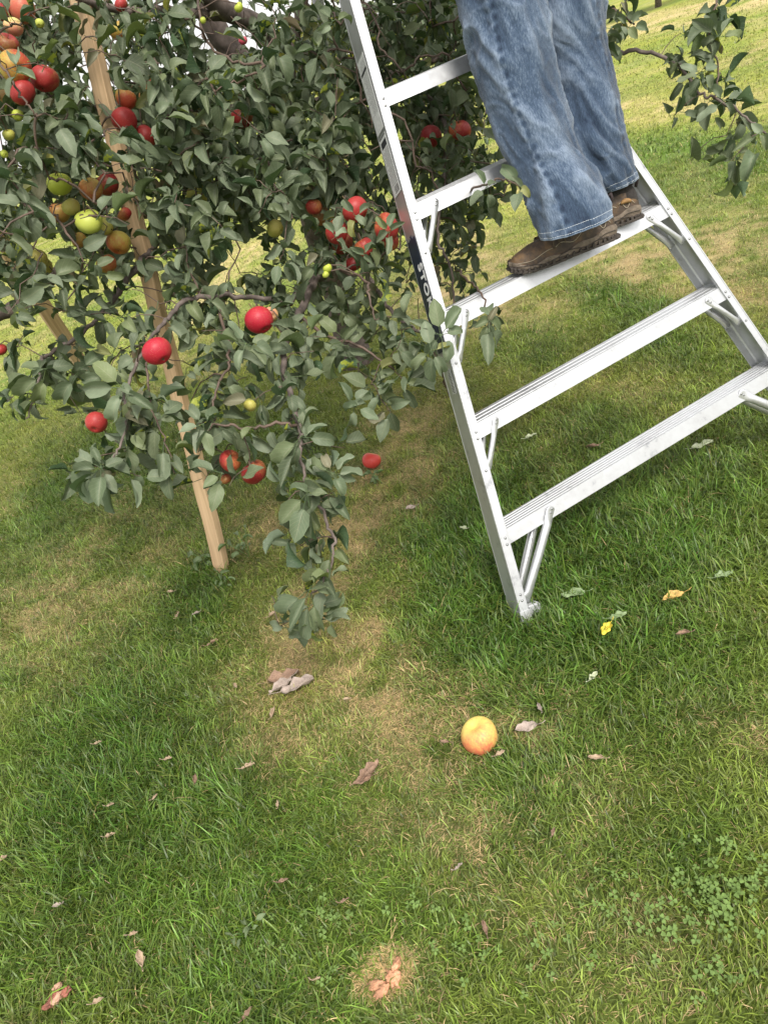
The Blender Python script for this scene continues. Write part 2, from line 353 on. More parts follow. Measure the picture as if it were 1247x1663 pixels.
# steps
for k in range(1, 8):
    s = s0+.305*(k-1)
    A, Bp = RP(0, s), RP(1, s)
    A = A+eL*.002-eL*0; Ln = np.linalg.norm(Bp-A)
    ex = (Bp-A)/Ln; top, bot, dep = .031, -.012, .058
    oo = A+ex*(-.003)+nL*.0042
    fw, vt = fwd, upL          # face in the plane of the rails, tread level
    # C section, ribbed tread
    prof = [(0, bot), (0, top)]
    nr = 5 if k == 1 else 3
    for j in range(nr):
        y0 = .005+dep*j/nr*.94
        prof += [(y0, top), (y0+.0006, top-.0040), (y0+.0040, top-.0040), (y0+.0046, top)]
    prof += [(dep, top), (dep, bot), (dep-TH, bot), (dep-TH, top-.005), (TH, top-.005), (TH, bot)]
    m = MB(); m.prism(prof, oo, fw, vt, ex, 0, Ln+.005)
    m.box(oo+fw*.007+vt*(bot+.0012)+ex*(Ln/2), ex*(Ln/2-.03), fw*.004, vt*.0012)
    m.build('step', ALU, lad)
    # rivets through the rail flange, gussets with their rivets
    for side in (0, 1):
        P = RP(side, s); d = RP(side, 1)-RP(side, 0); d /= np.linalg.norm(d)
        def rivet(c_, n_, par=lad):
            mq = MB(); mq.dome(c_, n_, .0042, .0030); oq = mq.build('rivet', ALU2, par, smooth=True)
            if par is not lad: oq.matrix_parent_inverse = Matrix.Identity(4)
        for q in (.0105, -.0085): rivet(P+d*q+(eL*.002 if side == 0 else -eL*.0015)-nL*.0002, -nL)
        sg = 1 if side == 0 else -1
        off = .165 if k == 1 else .071
        if k == 1: lowS, rr = .052, .0135
        else: lowS, rr = s-.099, .0085
        lowP = RP(side, lowS)
        if 1 < k < 5: rivet(lowP-nL*.0002, -nL)
        elif k == 1:
            for q in (.022, .040): rivet(lowP+d*(q-.01)-nL*.0002, -nL)
        for back in ((0, 1) if k < 5 else ()):
            m = MB()
            if back == 0:
                hi = A*0+(A if side == 0 else Bp)+sg*ex*off+vt*.010+nL*.0042-fw*.0016
                lo = lowP+sg*inn*0+eL*sg*.0135+nL*.012
            else:
                hi = (A if side == 0 else Bp)+sg*ex*off+vt*.004+nL*.0042+fw*(dep+.0045)
                lo = RP(side, lowS)+eL*sg*.0135+nL*.062
            ax = hi-lo; LL = np.linalg.norm(ax); ax /= LL
            pts = [lo, lo+ax*.012, lo+ax*.03, lo+ax*(LL*.5), hi-ax*.040, hi-ax*.022, hi, hi+ax*.009, hi+ax*.013]
            shift = -fw if back == 0 else fw
            wid = [rr*1.25, rr*1.25, rr, rr, rr, rr*1.2, rr*1.3, rr*1.05, rr*.5]
            thk = [.0028, .0035, rr*.9, rr*.95, rr*.9, .0035, .0022, .0020, .0018]
            nrm = fw-ax*(fw@ax); nrm /= np.linalg.norm(nrm); sd_ = np.cross(ax, nrm)
            V = []; seg = 14
            for i, p in enumerate(pts):
                pc = np.array(p)+ (nrm*(-.0005) if back == 0 else nrm*.0005) + nrm*(thk[i] if back else -thk[i])*.9*0
                for q in range(seg):
                    t = 2*pi*q/seg; V.append(pc+sd_*wid[i]*cos(t)+nrm*thk[i]*sin(t)*(1 if (sin(t) < 0) == (back == 0) else (.25 if i in (5, 6, 7, 8) else 1)))
            Fq_ = [(i*seg+q, i*seg+(q+1) % seg, (i+1)*seg+(q+1) % seg, (i+1)*seg+q) for i in range(len(pts)-1) for q in range(seg)]
            Fq_ += [tuple(range(seg))[::-1], tuple((len(pts)-1)*seg+q for q in range(seg))]
            m.add(V, Fq_)
            br = m.build('brace', ALU, lad, smooth=True)
            if back == 0:
                for q in (.006, -.005): rivet(hi+ax*q-nrm*.0020, -nrm, br)
# top cap and rear pole
m = MB(); tc_ = (RP(0, LT)+RP(1, LT))/2+nL*.04
m.box(tc_, eL*(np.linalg.norm(RP(0, LT)-RP(1, LT))/2+.03), nL*.055, upL*.012); m.build('top_cap', ALU, lad, bevel=.004)
pole_foot = hp(572, 560)
m = MB(); m.tube([tc_-upL*.03, pole_foot], .021, 16); m.dome(pole_foot, (0, 0, -1), .024, .02); m.build('rear_pole', ALU, lad, smooth=True)

# labels on the outer face of the left rail
dL = RP(0, 1)-RP(0, 0); dL /= np.linalg.norm(dL)
innL = eL-dL*(eL@dL); innL /= np.linalg.norm(innL)
def label_frame(s):      # origin at flange edge on the outer web
    return RP(0, 0)+dL*s+innL*(-.0145-.0022)
# find s for a pixel row on the left rail
def s_at(py, off=0.0):
    best = min(np.linspace(-.05, 2.4, 2500), key=lambda q: abs(proj(RP(0, 0)+dL*q+innL*(-.0145)+nL*(.01+off))[1][0]-py)); return best
PAPER = simple('label_paper', (.55, .56, .55), .6, nscale=120, namt=.12); NAVY = simple('label_navy', (.012, .018, .045), .35, nscale=90, namt=.35); WHITE = simple('label_white', (.8, .8, .8), .5); INK = simple('label_ink', (.03, .03, .035), .6); GREYINK = simple('label_grey_ink', (.22, .22, .23), .6)
def web_box(m, s_a, s_b, d_a, d_b, lift, th, mi):
    c = label_frame((s_a+s_b)/2)+nL*(d_a+d_b)/2-innL*(lift)
    m.box(c, dL*abs(s_b-s_a)/2, nL*(d_b-d_a)/2, innL*th, mi)
def fine_print(m, s_a, s_b, d_a, d_b, mi, pitch=.0048, thick=.0016, seed=1):
    rr = random.Random(seed); s = s_a
    while s < s_b:
        x = d_a
        end = d_b-rr.random()*(d_b-d_a)*.35
        while x < end:
            wl = rr.uniform(.004, .012); web_box(m, s, s+thick, x, min(x+wl, end), .0003, .0001, mi); x += wl+.0018
        s += pitch
m = MB(); sA, sB = s_at(95, .03), s_at(215, .03)
web_box(m, min(sA, sB), max(sA, sB), .008, .068, 0, .0003, 0); fine_print(m, min(sA, sB)+.05, max(sA, sB)-.01, .012, .064, 2, seed=3)
sC = s_at(118, .03); web_box(m, sC-.004, sC+.004, .012, .064, .0003, .00015, 1)
m.build('instruction_label', [PAPER, INK, GREYINK], lad)
m = MB(); sA, sB = s_at(222, .03), s_at(316, .03); lo_, hi_ = min(sA, sB), max(sA, sB)
web_box(m, lo_, hi_, .008, .068, 0, .0003, 0); fine_print(m, lo_+.03, hi_-.035, .012, .064, 2, .0062, .0026, 8)
web_box(m, hi_-.004, hi_-.001, .012, .064, .0003, .00015, 1); web_box(m, hi_-.03, hi_-.012, .016, .060, .0003, .00015, 1); fine_print(m, lo_+.006, lo_+.026, .016, .06, 1, .004, .0024, 5)
m.build('warning_label', [PAPER, INK, GREYINK], lad)
m = MB(); sA, sB = s_at(392, .03), s_at(572, .03); lo_, hi_ = min(sA, sB), max(sA, sB)
web_box(m, lo_, hi_, .004, .070, 0, .0003, 0)
rr_ = random.Random(4)
for q in range(16):      # torn upper end of the sticker
    dd_ = .004+.066*q/16; web_box(m, hi_+.0001, hi_+rr_.uniform(.001, .016), dd_, dd_+.0026, 0, .0003, 0)
brand = m.build('brand_label', [NAVY, WHITE], lad)
m = MB(); sA, sB = s_at(600, .02), s_at(640, .02)
web_box(m, min(sA, sB), max(sA, sB), .016, .044, 0, .0003, 0); fine_print(m, min(sA, sB)+.004, max(sA, sB)-.004, .020, .040, 1, .0042, .002, 9)
m.build('small_label', [simple('label_silver', (.45, .46, .45), .5), INK], lad)
def text_mesh(txt, size, bold=.0):
    cu = bpy.data.curves.new('t', 'FONT'); cu.body = txt; cu.size = size; cu.extrude = .0002; cu.offset = bold; cu.resolution_u = 3; cu.align_x = 'LEFT'; cu.space_character = 1.12
    o = bpy.data.objects.new('t', cu); COL.objects.link(o); bpy.context.view_layer.update()
    me = bpy.data.meshes.new_from_object(o.evaluated_get(bpy.context.evaluated_depsgraph_get())); bpy.data.objects.remove(o); return me
tm = text_mesh('STOK', .046, .0014); tm.name = 'lettering'
s_start = s_at(431, .03)
ox = label_frame(s_start)+nL*.012-innL*.0007
X_, Y2, Z_ = -dL, nL, np.cross(-dL, nL)
if Z_@innL > 0: Y2 = -nL; Z_ = np.cross(-dL, Y2); ox = ox+nL*.026
Mx = Matrix(((X_[0], Y2[0], Z_[0], ox[0]), (X_[1], Y2[1], Z_[1], ox[1]), (X_[2], Y2[2], Z_[2], ox[2]), (0, 0, 0, 1)))
tm.transform(Mx); tm.materials.clear()
lt = link('lettering', tm, WHITE, brand); lt.matrix_parent_inverse = Matrix.Identity(4)

# ---------------------------------------------------------------- wooden prop stakes
mw, N, L, b, out = mat('raw_pine')
tc = N.new('ShaderNodeTexCoord'); mp = N.new('ShaderNodeMapping'); mp.inputs['Scale'].default_value = (30, 30, 1.1); L.new(tc.outputs['Object'], mp.inputs[0])
n = N.new('ShaderNodeTexNoise'); n.inputs['Scale'].default_value = 2.2; n.inputs['Detail'].default_value = 6; n.inputs['Distortion'].default_value = .6; L.new(mp.outputs[0], n.inputs['Vector'])
r = N.new('ShaderNodeValToRGB'); r.color_ramp.elements[0].position = .32; r.color_ramp.elements[1].position = .68
r.color_ramp.elements[0].color = (.44, .29, .16, 1); r.color_ramp.elements[1].color = (.62, .44, .26, 1); L.new(n.outputs[0], r.inputs[0])
vo = N.new('ShaderNodeTexVoronoi'); vo.inputs['Scale'].default_value = 3.3; mp2 = N.new('ShaderNodeMapping'); mp2.inputs['Scale'].default_value = (1, 1, .8); L.new(tc.outputs['Object'], mp2.inputs[0]); L.new(mp2.outputs[0], vo.inputs['Vector'])
rk = N.new('ShaderNodeValToRGB'); rk.color_ramp.elements[0].position = .02; rk.color_ramp.elements[1].position = .07; rk.color_ramp.elements[0].color = (.35, .3, .25, 1); L.new(vo.outputs['Distance'], rk.inputs[0])
mm = N.new('ShaderNodeMix'); mm.data_type = 'RGBA'; mm.blend_type = 'MULTIPLY'; mm.inputs[0].default_value = 1; L.new(r.outputs[0], mm.inputs[6]); L.new(rk.outputs[0], mm.inputs[7]); L.new(mm.outputs[2], b.inputs['Base Color'])
b.inputs['Roughness'].default_value = .75
PINE = mw
def stake(base, topp, wa, wb, twist, label):
    base, topp = np.array(base), np.array(topp); ax = topp-base; Ls = np.linalg.norm(ax); ax /= Ls
    zq = Vector(ax).to_track_quat('Z', 'Y'); q = zq @ Quaternion((0, 0, 1), twist)
    m = MB(); n = 26; V = []
    for i in range(n+1):
        z = -.06+(Ls+.06)*i/n; t = 1 if i else .55
        wob = .0015*sin(i*1.7)
        for (a_, b_) in ((-1, -1), (1, -1), (1, 1), (-1, 1)): V.append((a_*wa/2*t+wob, b_*wb/2*t+wob*.5, z))
    Fc = [(i*4+k, i*4+(k+1) % 4, i*4+4+(k+1) % 4, i*4+4+k) for i in range(n) for k in range(4)]+[(3, 2, 1, 0), tuple(n*4+k for k in range(4))]
    m.add(V, Fc); o = m.build('wooden_stake', PINE, None, bevel=.002)
    o.location = base; o.rotation_mode = 'QUATERNION'; o.rotation_quaternion = q
    prop(o, label, 'stake', 'wooden stakes propping up the apple branches'); return o
ST_B = hp(362, 925); ST_T = at(128, -10, 2.35); ST_T = ST_B+(ST_T-ST_B)*1.12
stake(ST_B, ST_T, .053, .036, radians(8), 'long pale wooden stake running from the top left down to the grass in front')
S2_B = hp(178, 660); S2_T = at(-25, 350, 3.9); S2_T = S2_B+(S2_T-S2_B)*1.5
stake(S2_B, S2_T, .085, .06, radians(20), 'partly hidden wooden stake farther back behind the leaves at far left')
# pencil mark numbers stamped on the near stake are only illegible specks

# ---------------------------------------------------------------- apple tree
mbk, N, L, b, out = mat('apple_bark')
tc = N.new('ShaderNodeTexCoord'); n = N.new('ShaderNodeTexNoise'); n.inputs['Scale'].default_value = 28; n.inputs['Detail'].default_value = 8; L.new(tc.outputs['Object'], n.inputs['Vector'])
r = N.new('ShaderNodeValToRGB'); r.color_ramp.elements[0].position = .3; r.color_ramp.elements[1].position = .72
r.color_ramp.elements[0].color = (.055, .042, .035, 1); r.color_ramp.elements[1].color = (.21, .165, .145, 1); L.new(n.outputs[0], r.inputs[0]); L.new(r.outputs[0], b.inputs['Base Color'])
b.inputs['Roughness'].default_value = .8; bp = N.new('ShaderNodeBump'); bp.inputs['Strength'].default_value = .5; bp.inputs['Distance'].default_value = .006; L.new(n.outputs[0], bp.inputs['Height']); L.new(bp.outputs[0], b.inputs['Normal'])
BARK = mbk
TWIG = simple('twig_bark', (.105, .070, .052), .65, nscale=25, namt=.35, bump=.2, bscale=200)

TRUNK_B = np.array([.17, 4.35, 0.])
def smooth_path(pts, n=6, jit=0.0):
    """Catmull-Rom through (x,y,z,r) points"""
    P = np.array(pts, float); P = np.vstack([2*P[0]-P[1], P, 2*P[-1]-P[-2]]); out = []
    for i in range(1, len(P)-2):
        for t in np.linspace(0, 1, n, endpoint=False):
            a, b_, c, d = P[i-1], P[i], P[i+1], P[i+2]
            q = .5*((2*b_)+(-a+c)*t+(2*a-5*b_+4*c-d)*t*t+(-a+3*b_-3*c+d)*t**3)
            q[:3] += rng.normal(0, jit, 3) if jit else 0
            out.append(q)
    out.append(P[-2]); return np.array(out)
def pp(*pts): return [(*at(u, v, z), r) for (u, v, z, r) in pts]
FORK = at(455, 190, 3.45)
trunk_path = smooth_path([(*TRUNK_B-np.array([0, 0, .1]), .115), (*(TRUNK_B+[0, -.02, .25]), .085), (*(TRUNK_B*.45+FORK*.55), .068), (*FORK, .062), (*(FORK+[-.15, -.1, .45]), .05), (*(FORK+[-.2, -.2, 1.1]), .035), (*(FORK+[0, -.25, 1.7]), .018)], 6, .004)
LIMBS = [smooth_path(p, 7, .003) for p in (
    pp((455, 190, 3.45, .045), (462, 110, 3.2, .040), (420, 45, 3.0, .038), (350, 5, 2.8, .034), (280, -60, 2.6, .03), (180, -160, 2.4, .02), (60, -260, 2.3, .01)),
    pp((385, 28, 2.95, .026), (330, 24, 2.8, .018), (270, 17, 2.6, .016), (205, 18, 2.45, .013), (120, -5, 2.3, .010), (40, -30, 2.2, .006)),
    pp((462, 170, 3.3, .034), (470, 120, 3.2, .028), (482, 50, 3.1, .022), (495, -20, 3.0, .018), (540, -130, 2.9, .012), (600, -260, 2.9, .008)),
    pp((455, 190, 3.45, .034), (350, 172, 3.2, .020), (260, 170, 3.0, .018), (160, 172, 2.8, .016), (90, 160, 2.6, .012), (10, 120, 2.4, .008), (-120, 90, 2.3, .005)),
    pp((465, 250, 3.4, .032), (400, 310, 3.1, .024), (300, 345, 2.9, .022), (215, 345, 2.8, .021), (170, 378, 2.75, .020), (110, 430, 2.7, .021), (40, 490, 2.65, .024), (-30, 525, 2.6, .022), (-160, 580, 2.6, .012)),
    pp((470, 270, 3.4, .028), (520, 330, 3.0, .018), (545, 400, 2.7, .015), (508, 465, 2.35, .013), (481, 515, 2.15, .011), (464, 560, 2.03, .009), (463, 610, 1.96, .0085), (476, 660, 1.92, .0075), (487, 700, 1.90, .006), (490, 745, 1.88, .0045), (497, 790, 1.87, .0038), (520, 825, 1.86, .0042), (540, 870, 1.86, .0040), (540, 905, 1.86, .0034), (525, 945, 1.85, .0026), (505, 965, 1.85, .002)),
    pp((530, 420, 2.6, .012), (470, 490, 2.3, .008), (430, 484, 2.2, .0075), (360, 480, 2.12, .0075), (300, 490, 2.05, .007), (270, 520, 2.0, .006), (245, 550, 1.93, .005), (222, 590, 1.9, .0045), (203, 640, 1.88, .004), (207, 680, 1.87, .0035), (192, 730, 1.86, .003), (172, 775, 1.86, .002)),
    pp((300, 345, 2.9, .014), (250, 400, 2.6, .012), (228, 427, 2.5, .0115), (203, 458, 2.45, .011), (190, 480, 2.4, .009), (165, 512, 2.35, .007), (135, 540, 2.3, .0065), (84, 573, 2.25, .006), (66, 590, 2.22, .005), (60, 640, 2.2, .003), (42, 680, 2.2, .002)),
    pp((487, 690, 1.90, .0045), (450, 688, 1.88, .0042), (400, 695, 1.86, .0038), (360, 690, 1.85, .003), (330, 700, 1.85, .002)),
    pp((350, 480, 2.12, .005), (372, 560, 1.98, .004), (368, 600, 1.93, .0035), (350, 645, 1.9, .003), (345, 700, 1.88, .002)),
    pp((235, 575, 1.92, .003), (240, 620, 1.9, .003), (245, 660, 1.9, .0025), (270, 720, 1.88, .002), (285, 770, 1.88, .0015)),
    pp((470, 500, 2.2, .006), (530, 545, 2.15, .005), (580, 560, 2.1, .004), (640, 600, 2.1, .003)),
    pp((600, 360, 3.0, .018), (580, 400, 2.7, .012), (600, 450, 2.5, .008), (640, 510, 2.3, .006), (690, 545, 2.1, .004)),
    pp((455, 190, 3.45, .035), (540, 160, 3.3, .025), (640, 120, 3.1, .018), (740, 90, 2.9, .013), (860, 70, 2.7, .010), (985, 84, 2.5, .0075), (1040, 83, 2.45, .0065), (1095, 103, 2.4, .0055), (1135, 150, 2.38, .0045), (1160, 160, 2.36, .0042), (1205, 185, 2.34, .0035), (1240, 215, 2.32, .003), (1275, 250, 2.3, .002)),
    pp((860, 70, 2.7, .008), (960, 10, 2.6, .006), (1000, 20, 2.5, .005), (1030, 40, 2.5, .003)),
    pp((1160, 160, 2.36, .003), (1165, 110, 2.34, .0028), (1150, 50, 2.3, .003), (1170, -10, 2.3, .003), (1190, -60, 2.3, .003)),
    pp((640, 120, 3.1, .014), (715, 180, 2.75, .009), (722, 260, 2.6, .007), (716, 320, 2.5, .006), (712, 390, 2.45, .005), (730, 430, 2.45, .004), (740, 520, 2.5, .003)),
    pp((716, 325, 2.45, .004), (745, 318, 2.2, .0035), (785, 300, 1.98, .003), (820, 292, 1.95, .0025), (845, 305, 1.94, .002)),
    pp((690, 545, 2.1, .0045), (705, 575, 2.12, .004), (722, 620, 2.2, .004), (738, 655, 2.3, .0035)),
    pp((740, 440, 2.4, .004), (775, 470, 2.15, .003), (790, 500, 2.0, .0025), (795, 545, 1.98, .002)),
    pp((530, 430, 2.4, .0045), (590, 455, 2.1, .004), (600, 480, 2.05, .0035), (610, 520, 2.05, .002)),
    pp((320, -20, 2.2, .004), (332, 60, 2.15, .004), (380, 100, 2.1, .004), (430, 105, 2.05, .004), (400, 125, 2.0, .003), (350, 150, 2.0, .002)),
    pp((60, 190, 1.86, .002), (38, 160, 1.84, .003), (8, 112, 1.84, .003), (-30, 60, 1.9, .004)),
    pp((240, -30, 2.5, .006), (245, 60, 2.45, .0055), (255, 110, 2.4, .005), (250, 160, 2.4, .003)),
)]
roots = [trunk_path]+LIMBS
tree = empty('apple_tree', tuple(TRUNK_B), 'leafy apple tree laden with red and yellow apples, its branches hanging over the lawn', 'tree')
m = MB(); m.tube([q[:3] for q in trunk_path], [q[3] for q in trunk_path], 16); m.build('trunk', BARK, tree, smooth=True)
for i, p in enumerate(LIMBS):
    m = MB(); m.tube([q[:3] for q in p], [q[3] for q in p], 12 if p[0][3] > .012 else 8)
    m.build('branch', BARK if p[0][3] > .011 else TWIG, tree, smooth=True)

# foliage density over the view, 40-px cells of the photograph turned into 3-D points at real distances
DM = """88876654334556888885222366116620
88875543345666888885200255114410
88746655556777888774000010037510
88636776777777788774000000027620
77767788888777777783000000033520
77767888888776777784000000000430
77777888888776667885300000002330
77766888888776556776400000000230
87777788887655666665100000000000
74367778764467777772000000000000
86233688633678888876000000000000
87553367755788888751000000000000
65555477766788888863200000000000
01333375676776678732100000000000
16654643576666678300000000000000
47667625676655786100000000000000
14367557777642551000000000000000
00067875665654310000000000000000
00078875665666000000000000000000
00278763553776000000000000000000
00123320500373000000000000000000
00000000000373000000000000000000
00000000000152000000000000000000
00000000000254000000000000000000
00000000000784000000000000000000
00000000000381000000000000000000""".split()
DMa = np.array([[int(c) for c in r_] for r_ in DM])
def cell(u, v):
    i, j = int(v//40), int(u//40)
    if v < 0: return 8 if u < 760 else 3
    if u < 0: return 7 if v < 500 else 0
    return DMa[i, j] if i < DMa.shape[0] and j < DMa.shape[1] else 0
def front(u, v):
    """distance of the nearest leaves"""
    f = np.interp(u, [0, 150, 420, 560, 660, 760, 1000, 1247], [1.80, 1.92, 2.02, 2.10, 2.32, 2.40, 2.34, 2.28])
    if v > 430: f = min(f, np.interp(v, [430, 560, 700, 1040], [2.1, 1.93, 1.84, 1.82])) if u < 620 else min(f, 2.02) if v > 470 and u < 700 else f
    if u < 140 and 520 < v < 700: f = 2.18
    return f
def thick(u, v):
    if u > 960: return .16
    if v < 400: return 1.25
    if v < 520: return np.interp(v, [400, 520], [1.0, .55])
    return np.interp(v, [520, 640, 1040], [.45, .22, .12])
clu = []
for i in range(DMa.shape[0]):
    for j in range(DMa.shape[1]):
        dgt = DMa[i, j]
        if not dgt: continue
        nC = dgt*.42*(1.35 if i < 9 else .95 if i < 12 and j < 8 else .72 if i < 12 else .48 if i < 15 else .34 if i < 19 else .2)*(1.5 if i < 10 and 13 <= j <= 19 else 1.)*(.33 if j > 23 else 1)
        nC = int(nC)+(rng.random() < nC % 1)
        for k in range(nC):
            u, v = (j+rng.random())*40, (i+rng.random())*40
            z = front(u, v)+thick(u, v)*rng.random()**1.5+.03
            P = at(u, v, z)
            if P[2] < .12: continue
            clu.append(P)
for i in range(10):      # the shaded inside of the crown
    for j in range(20):
        if DMa[i, j] < 4: continue
        nC = DMa[i, j]*.30; nC = int(nC)+(rng.random() < nC % 1)
        for k in range(nC):
            u, v = (j+rng.random())*40, (i+rng.random())*40
            clu.append(at(u, v, front(u, v)+rng.uniform(.45, 1.7)))
for k in range(190):      # boughs that carry on to the left of the view
    u, v = rng.uniform(-420, 0), rng.uniform(-40, 560)
    clu.append(at(u, v, 1.9+rng.uniform(0, 1.2)))
# crown beyond the frame (above and to the left), in world space
nf = len(clu)
while len(clu) < nf+620:
    d = rng.normal(size=3); d /= np.linalg.norm(d); rr = rng.random()**.33
    P = np.array([.0, 3.9, 1.95])+d*rr*np.array([2.1, 1.75, 1.25])
    u, v, z = (q[0] for q in proj(P))
    if P[2] < .45 or z < 1.7: continue
    if -60 < u < 1400 and v > -30 and z < 12: continue
    if u > 700 and z < 2.45: continue
    clu.append(P)
clu = np.array(clu)
# connect every leaf spur to the nearest wood
NP_ = np.concatenate([p[:, :3] for p in roots]); NR = np.concatenate([p[:, 3] for p in roots])
par = -np.ones(len(NP_), int); nw = len(NP_)
allP = np.vstack([NP_, clu]); parent = -np.ones(len(allP), int)
dist = np.full(len(clu), 1e9); who = np.zeros(len(clu), int)
for s_ in range(0, nw):
    dd_ = np.linalg.norm(clu-NP_[s_], axis=1); b_ = dd_ < dist; dist[b_] = dd_[b_]; who[b_] = s_
done = np.zeros(len(clu), bool); order = []
for _ in range(len(clu)):
    q = np.where(done, 1e9, dist); i = int(q.argmin()); done[i] = True; order.append(i); parent[nw+i] = who[i]
    dd_ = np.linalg.norm(clu-clu[i], axis=1)*1.12+.02; b_ = (dd_ < dist) & ~done; dist[b_] = dd_[b_]; who[b_] = nw+i
wt = np.ones(len(clu))
for i in reversed(order):
    if who[i] >= nw: wt[who[i]-nw] += wt[i]
m = MB(); spur_dir = np.zeros((len(clu), 3))
for i in order:
    a_, b_ = allP[who[i]], clu[i]; d = b_-a_; ln = np.linalg.norm(d)+1e-6; spur_dir[i] = d/ln
    r0 = min(.0010*sqrt(wt[i])+.0006, .004); r1 = max(r0*.6, .0009)
    mid1 = a_+d*.35+np.array([0, 0, 1])*ln*.10+rng.normal(0, .04*ln, 3); mid2 = a_+d*.7+np.array([0, 0, 1])*ln*.06+rng.normal(0, .04*ln, 3)
    m.tube([a_, mid1, mid2, b_], [r0, r0*.9, (r0+r1)/2, r1], 5, cap=False)
tw = m.build('twigs', TWIG, tree, smooth=True); tw['kind'] = 'stuff'

# leaf shapes: ovate, folded along the midrib, drooping tip, wavy margin, with petiole
NR_, NS_ = 8, 5
def leaf_variant(seed):
    q = np.random.default_rng(seed); V = np.zeros((NR_, NS_, 3)); UV = np.zeros((NR_, NS_, 2))
    fold = q.uniform(.1, .95); curl = q.uniform(-.3, 2.1); twist = q.normal(0, .35); wav = q.uniform(.03, .10); ph = q.uniform(0, 6); wr = q.uniform(.40, .66)
    x = z = 0.; th = -curl*.25
    for i in range(NR_):
        t = i/(NR_-1)
        wv = wr*.5*(sin(pi*min(1, t**.80))**.60)*(1-.30*t**3)*(1+.05*sin(t*23+ph)) if 0 < t < 1 else .012
        for j in range(NS_):
            s = (j-2)/2
            f = fold*abs(s)**1.3*wv*1.5
            yv = s*wv*cos(fold*.8)
            zv = f+wav*sin(ph+t*9+(3 if s > 0 else 0))*abs(s)**1.5
            tt = twist*t
            V[i, j] = (x-sin(th)*0+zv*(-sin(th))*-1, yv*cos(tt)-zv*sin(tt), z+zv*cos(tt)+yv*sin(tt)); UV[i, j] = (t, s*.5+.5)
        th2 = th+curl/(NR_-1); x += cos(th2)/(NR_-1); z -= sin(th2)/(NR_-1); th = th2
    return V.reshape(-1, 3), UV.reshape(-1, 2)
VAR = [leaf_variant(s) for s in range(16)]
lf = [(i*NS_+j, i*NS_+j+1, (i+1)*NS_+j+1, (i+1)*NS_+j) for i in range(NR_-1) for j in range(NS_-1)]
# petiole: slim triangular stalk behind the blade
PET = np.array([(-.38, -.012, .05), (-.38, .012, .05), (-.38, 0, .075), (0.03, -.014, -.004), (0.03, .014, -.004), (0.03, 0, .014)])
pf = [(0, 1, 4, 3), (1, 2, 5, 4), (2, 0, 3, 5)]
k0 = NR_*NS_
LEAFF = np.array(lf+[tuple(a_+k0 for a_ in f) for f in pf])
LV = np.array([np.vstack([v, PET]) for v, _ in VAR]); LUV = np.array([np.vstack([u_, np.tile([.5, .5], (6, 1))]) for _, u_ in VAR])
NLV = LV.shape[1]
def build_leaves(P, A, Nn, S, Cc, var):
    """P base, A axis, Nn normal, S length, Cc rgba per leaf (alpha = blotch amount)"""
    A = A/np.linalg.norm(A, axis=1)[:, None]; Nn = Nn-A*(Nn*A).sum(1)[:, None]; Nn /= np.linalg.norm(Nn, axis=1)[:, None]+1e-9; Bn = np.cross(Nn, A)
    v = LV[var]*S[:, None, None]
    W_ = P[:, None]+v[..., 0:1]*A[:, None]+v[..., 1:2]*Bn[:, None]+v[..., 2:3]*Nn[:, None]
    Fx = (LEAFF[None]+(np.arange(len(P))*NLV)[:, None, None]).reshape(-1, 4)
    return W_.reshape(-1, 3), Fx, LUV[var].reshape(-1, 2), np.repeat(Cc, NLV, axis=0)
ml, N, L, b, out = mat('apple_leaf')
a = N.new('ShaderNodeAttribute'); a.attribute_name = 'col'; uvn = N.new('ShaderNodeUVMap'); sep = N.new('ShaderNodeSeparateXYZ'); L.new(uvn.outputs[0], sep.inputs[0])
def math_(op, *ins):
    q = N.new('ShaderNodeMath'); q.operation = op
    for i, v in enumerate(ins):
        if isinstance(v, (int, float)): q.inputs[i].default_value = v
        else: L.new(v, q.inputs[i])
    return q.outputs[0]
sy = math_('ABSOLUTE', math_('SUBTRACT', sep.outputs[1], .5))
mid = math_('LESS_THAN', sy, .022)
vein = math_('GREATER_THAN', math_('SINE', math_('MULTIPLY', math_('SUBTRACT', sep.outputs[0], math_('MULTIPLY', sy, .55)), 46.)), .86)
vm = math_('MAXIMUM', mid, math_('MULTIPLY', vein, .45))
tc = N.new('ShaderNodeTexCoord'); nn = N.new('ShaderNodeTexNoise'); nn.inputs['Scale'].default_value = 55; nn.inputs['Detail'].default_value = 4; L.new(tc.outputs['Object'], nn.inputs['Vector'])
geo = N.new('ShaderNodeNewGeometry')
def mixc(fac, c1, c2, bt='MIX'):
    q = N.new('ShaderNodeMix'); q.data_type = 'RGBA'; q.blend_type = bt
    for i, v in ((0, fac), (6, c1), (7, c2)):
        if isinstance(v, (int, float)): q.inputs[i].default_value = v
        elif isinstance(v, tuple): q.inputs[i].default_value = v
        else: L.new(v, q.inputs[i])
    return q.outputs[2]
c_top = mixc(math_('MULTIPLY', vm, .55), a.outputs['Color'], (.13, .19, .08, 1))
blotch = math_('MULTIPLY', math_('GREATER_THAN', nn.outputs[0], .53), a.outputs['Alpha'])
c_top = mixc(blotch, c_top, (.30, .34, .045, 1))
n3 = N.new('ShaderNodeTexNoise'); n3.inputs['Scale'].default_value = 330; L.new(tc.outputs['Object'], n3.inputs['Vector'])
c_top = mixc(math_('MULTIPLY', math_('GREATER_THAN', n3.outputs[0], .70), .6), c_top, (.42, .45, .36, 1))
c_bot = mixc(.5, a.outputs['Color'], (.19, .22, .14, 1)); c_bot = mixc(math_('MULTIPLY', vm, .5), c_bot, (.28, .29, .18, 1))
cfin = mixc(geo.outputs['Backfacing'], c_top, c_bot)
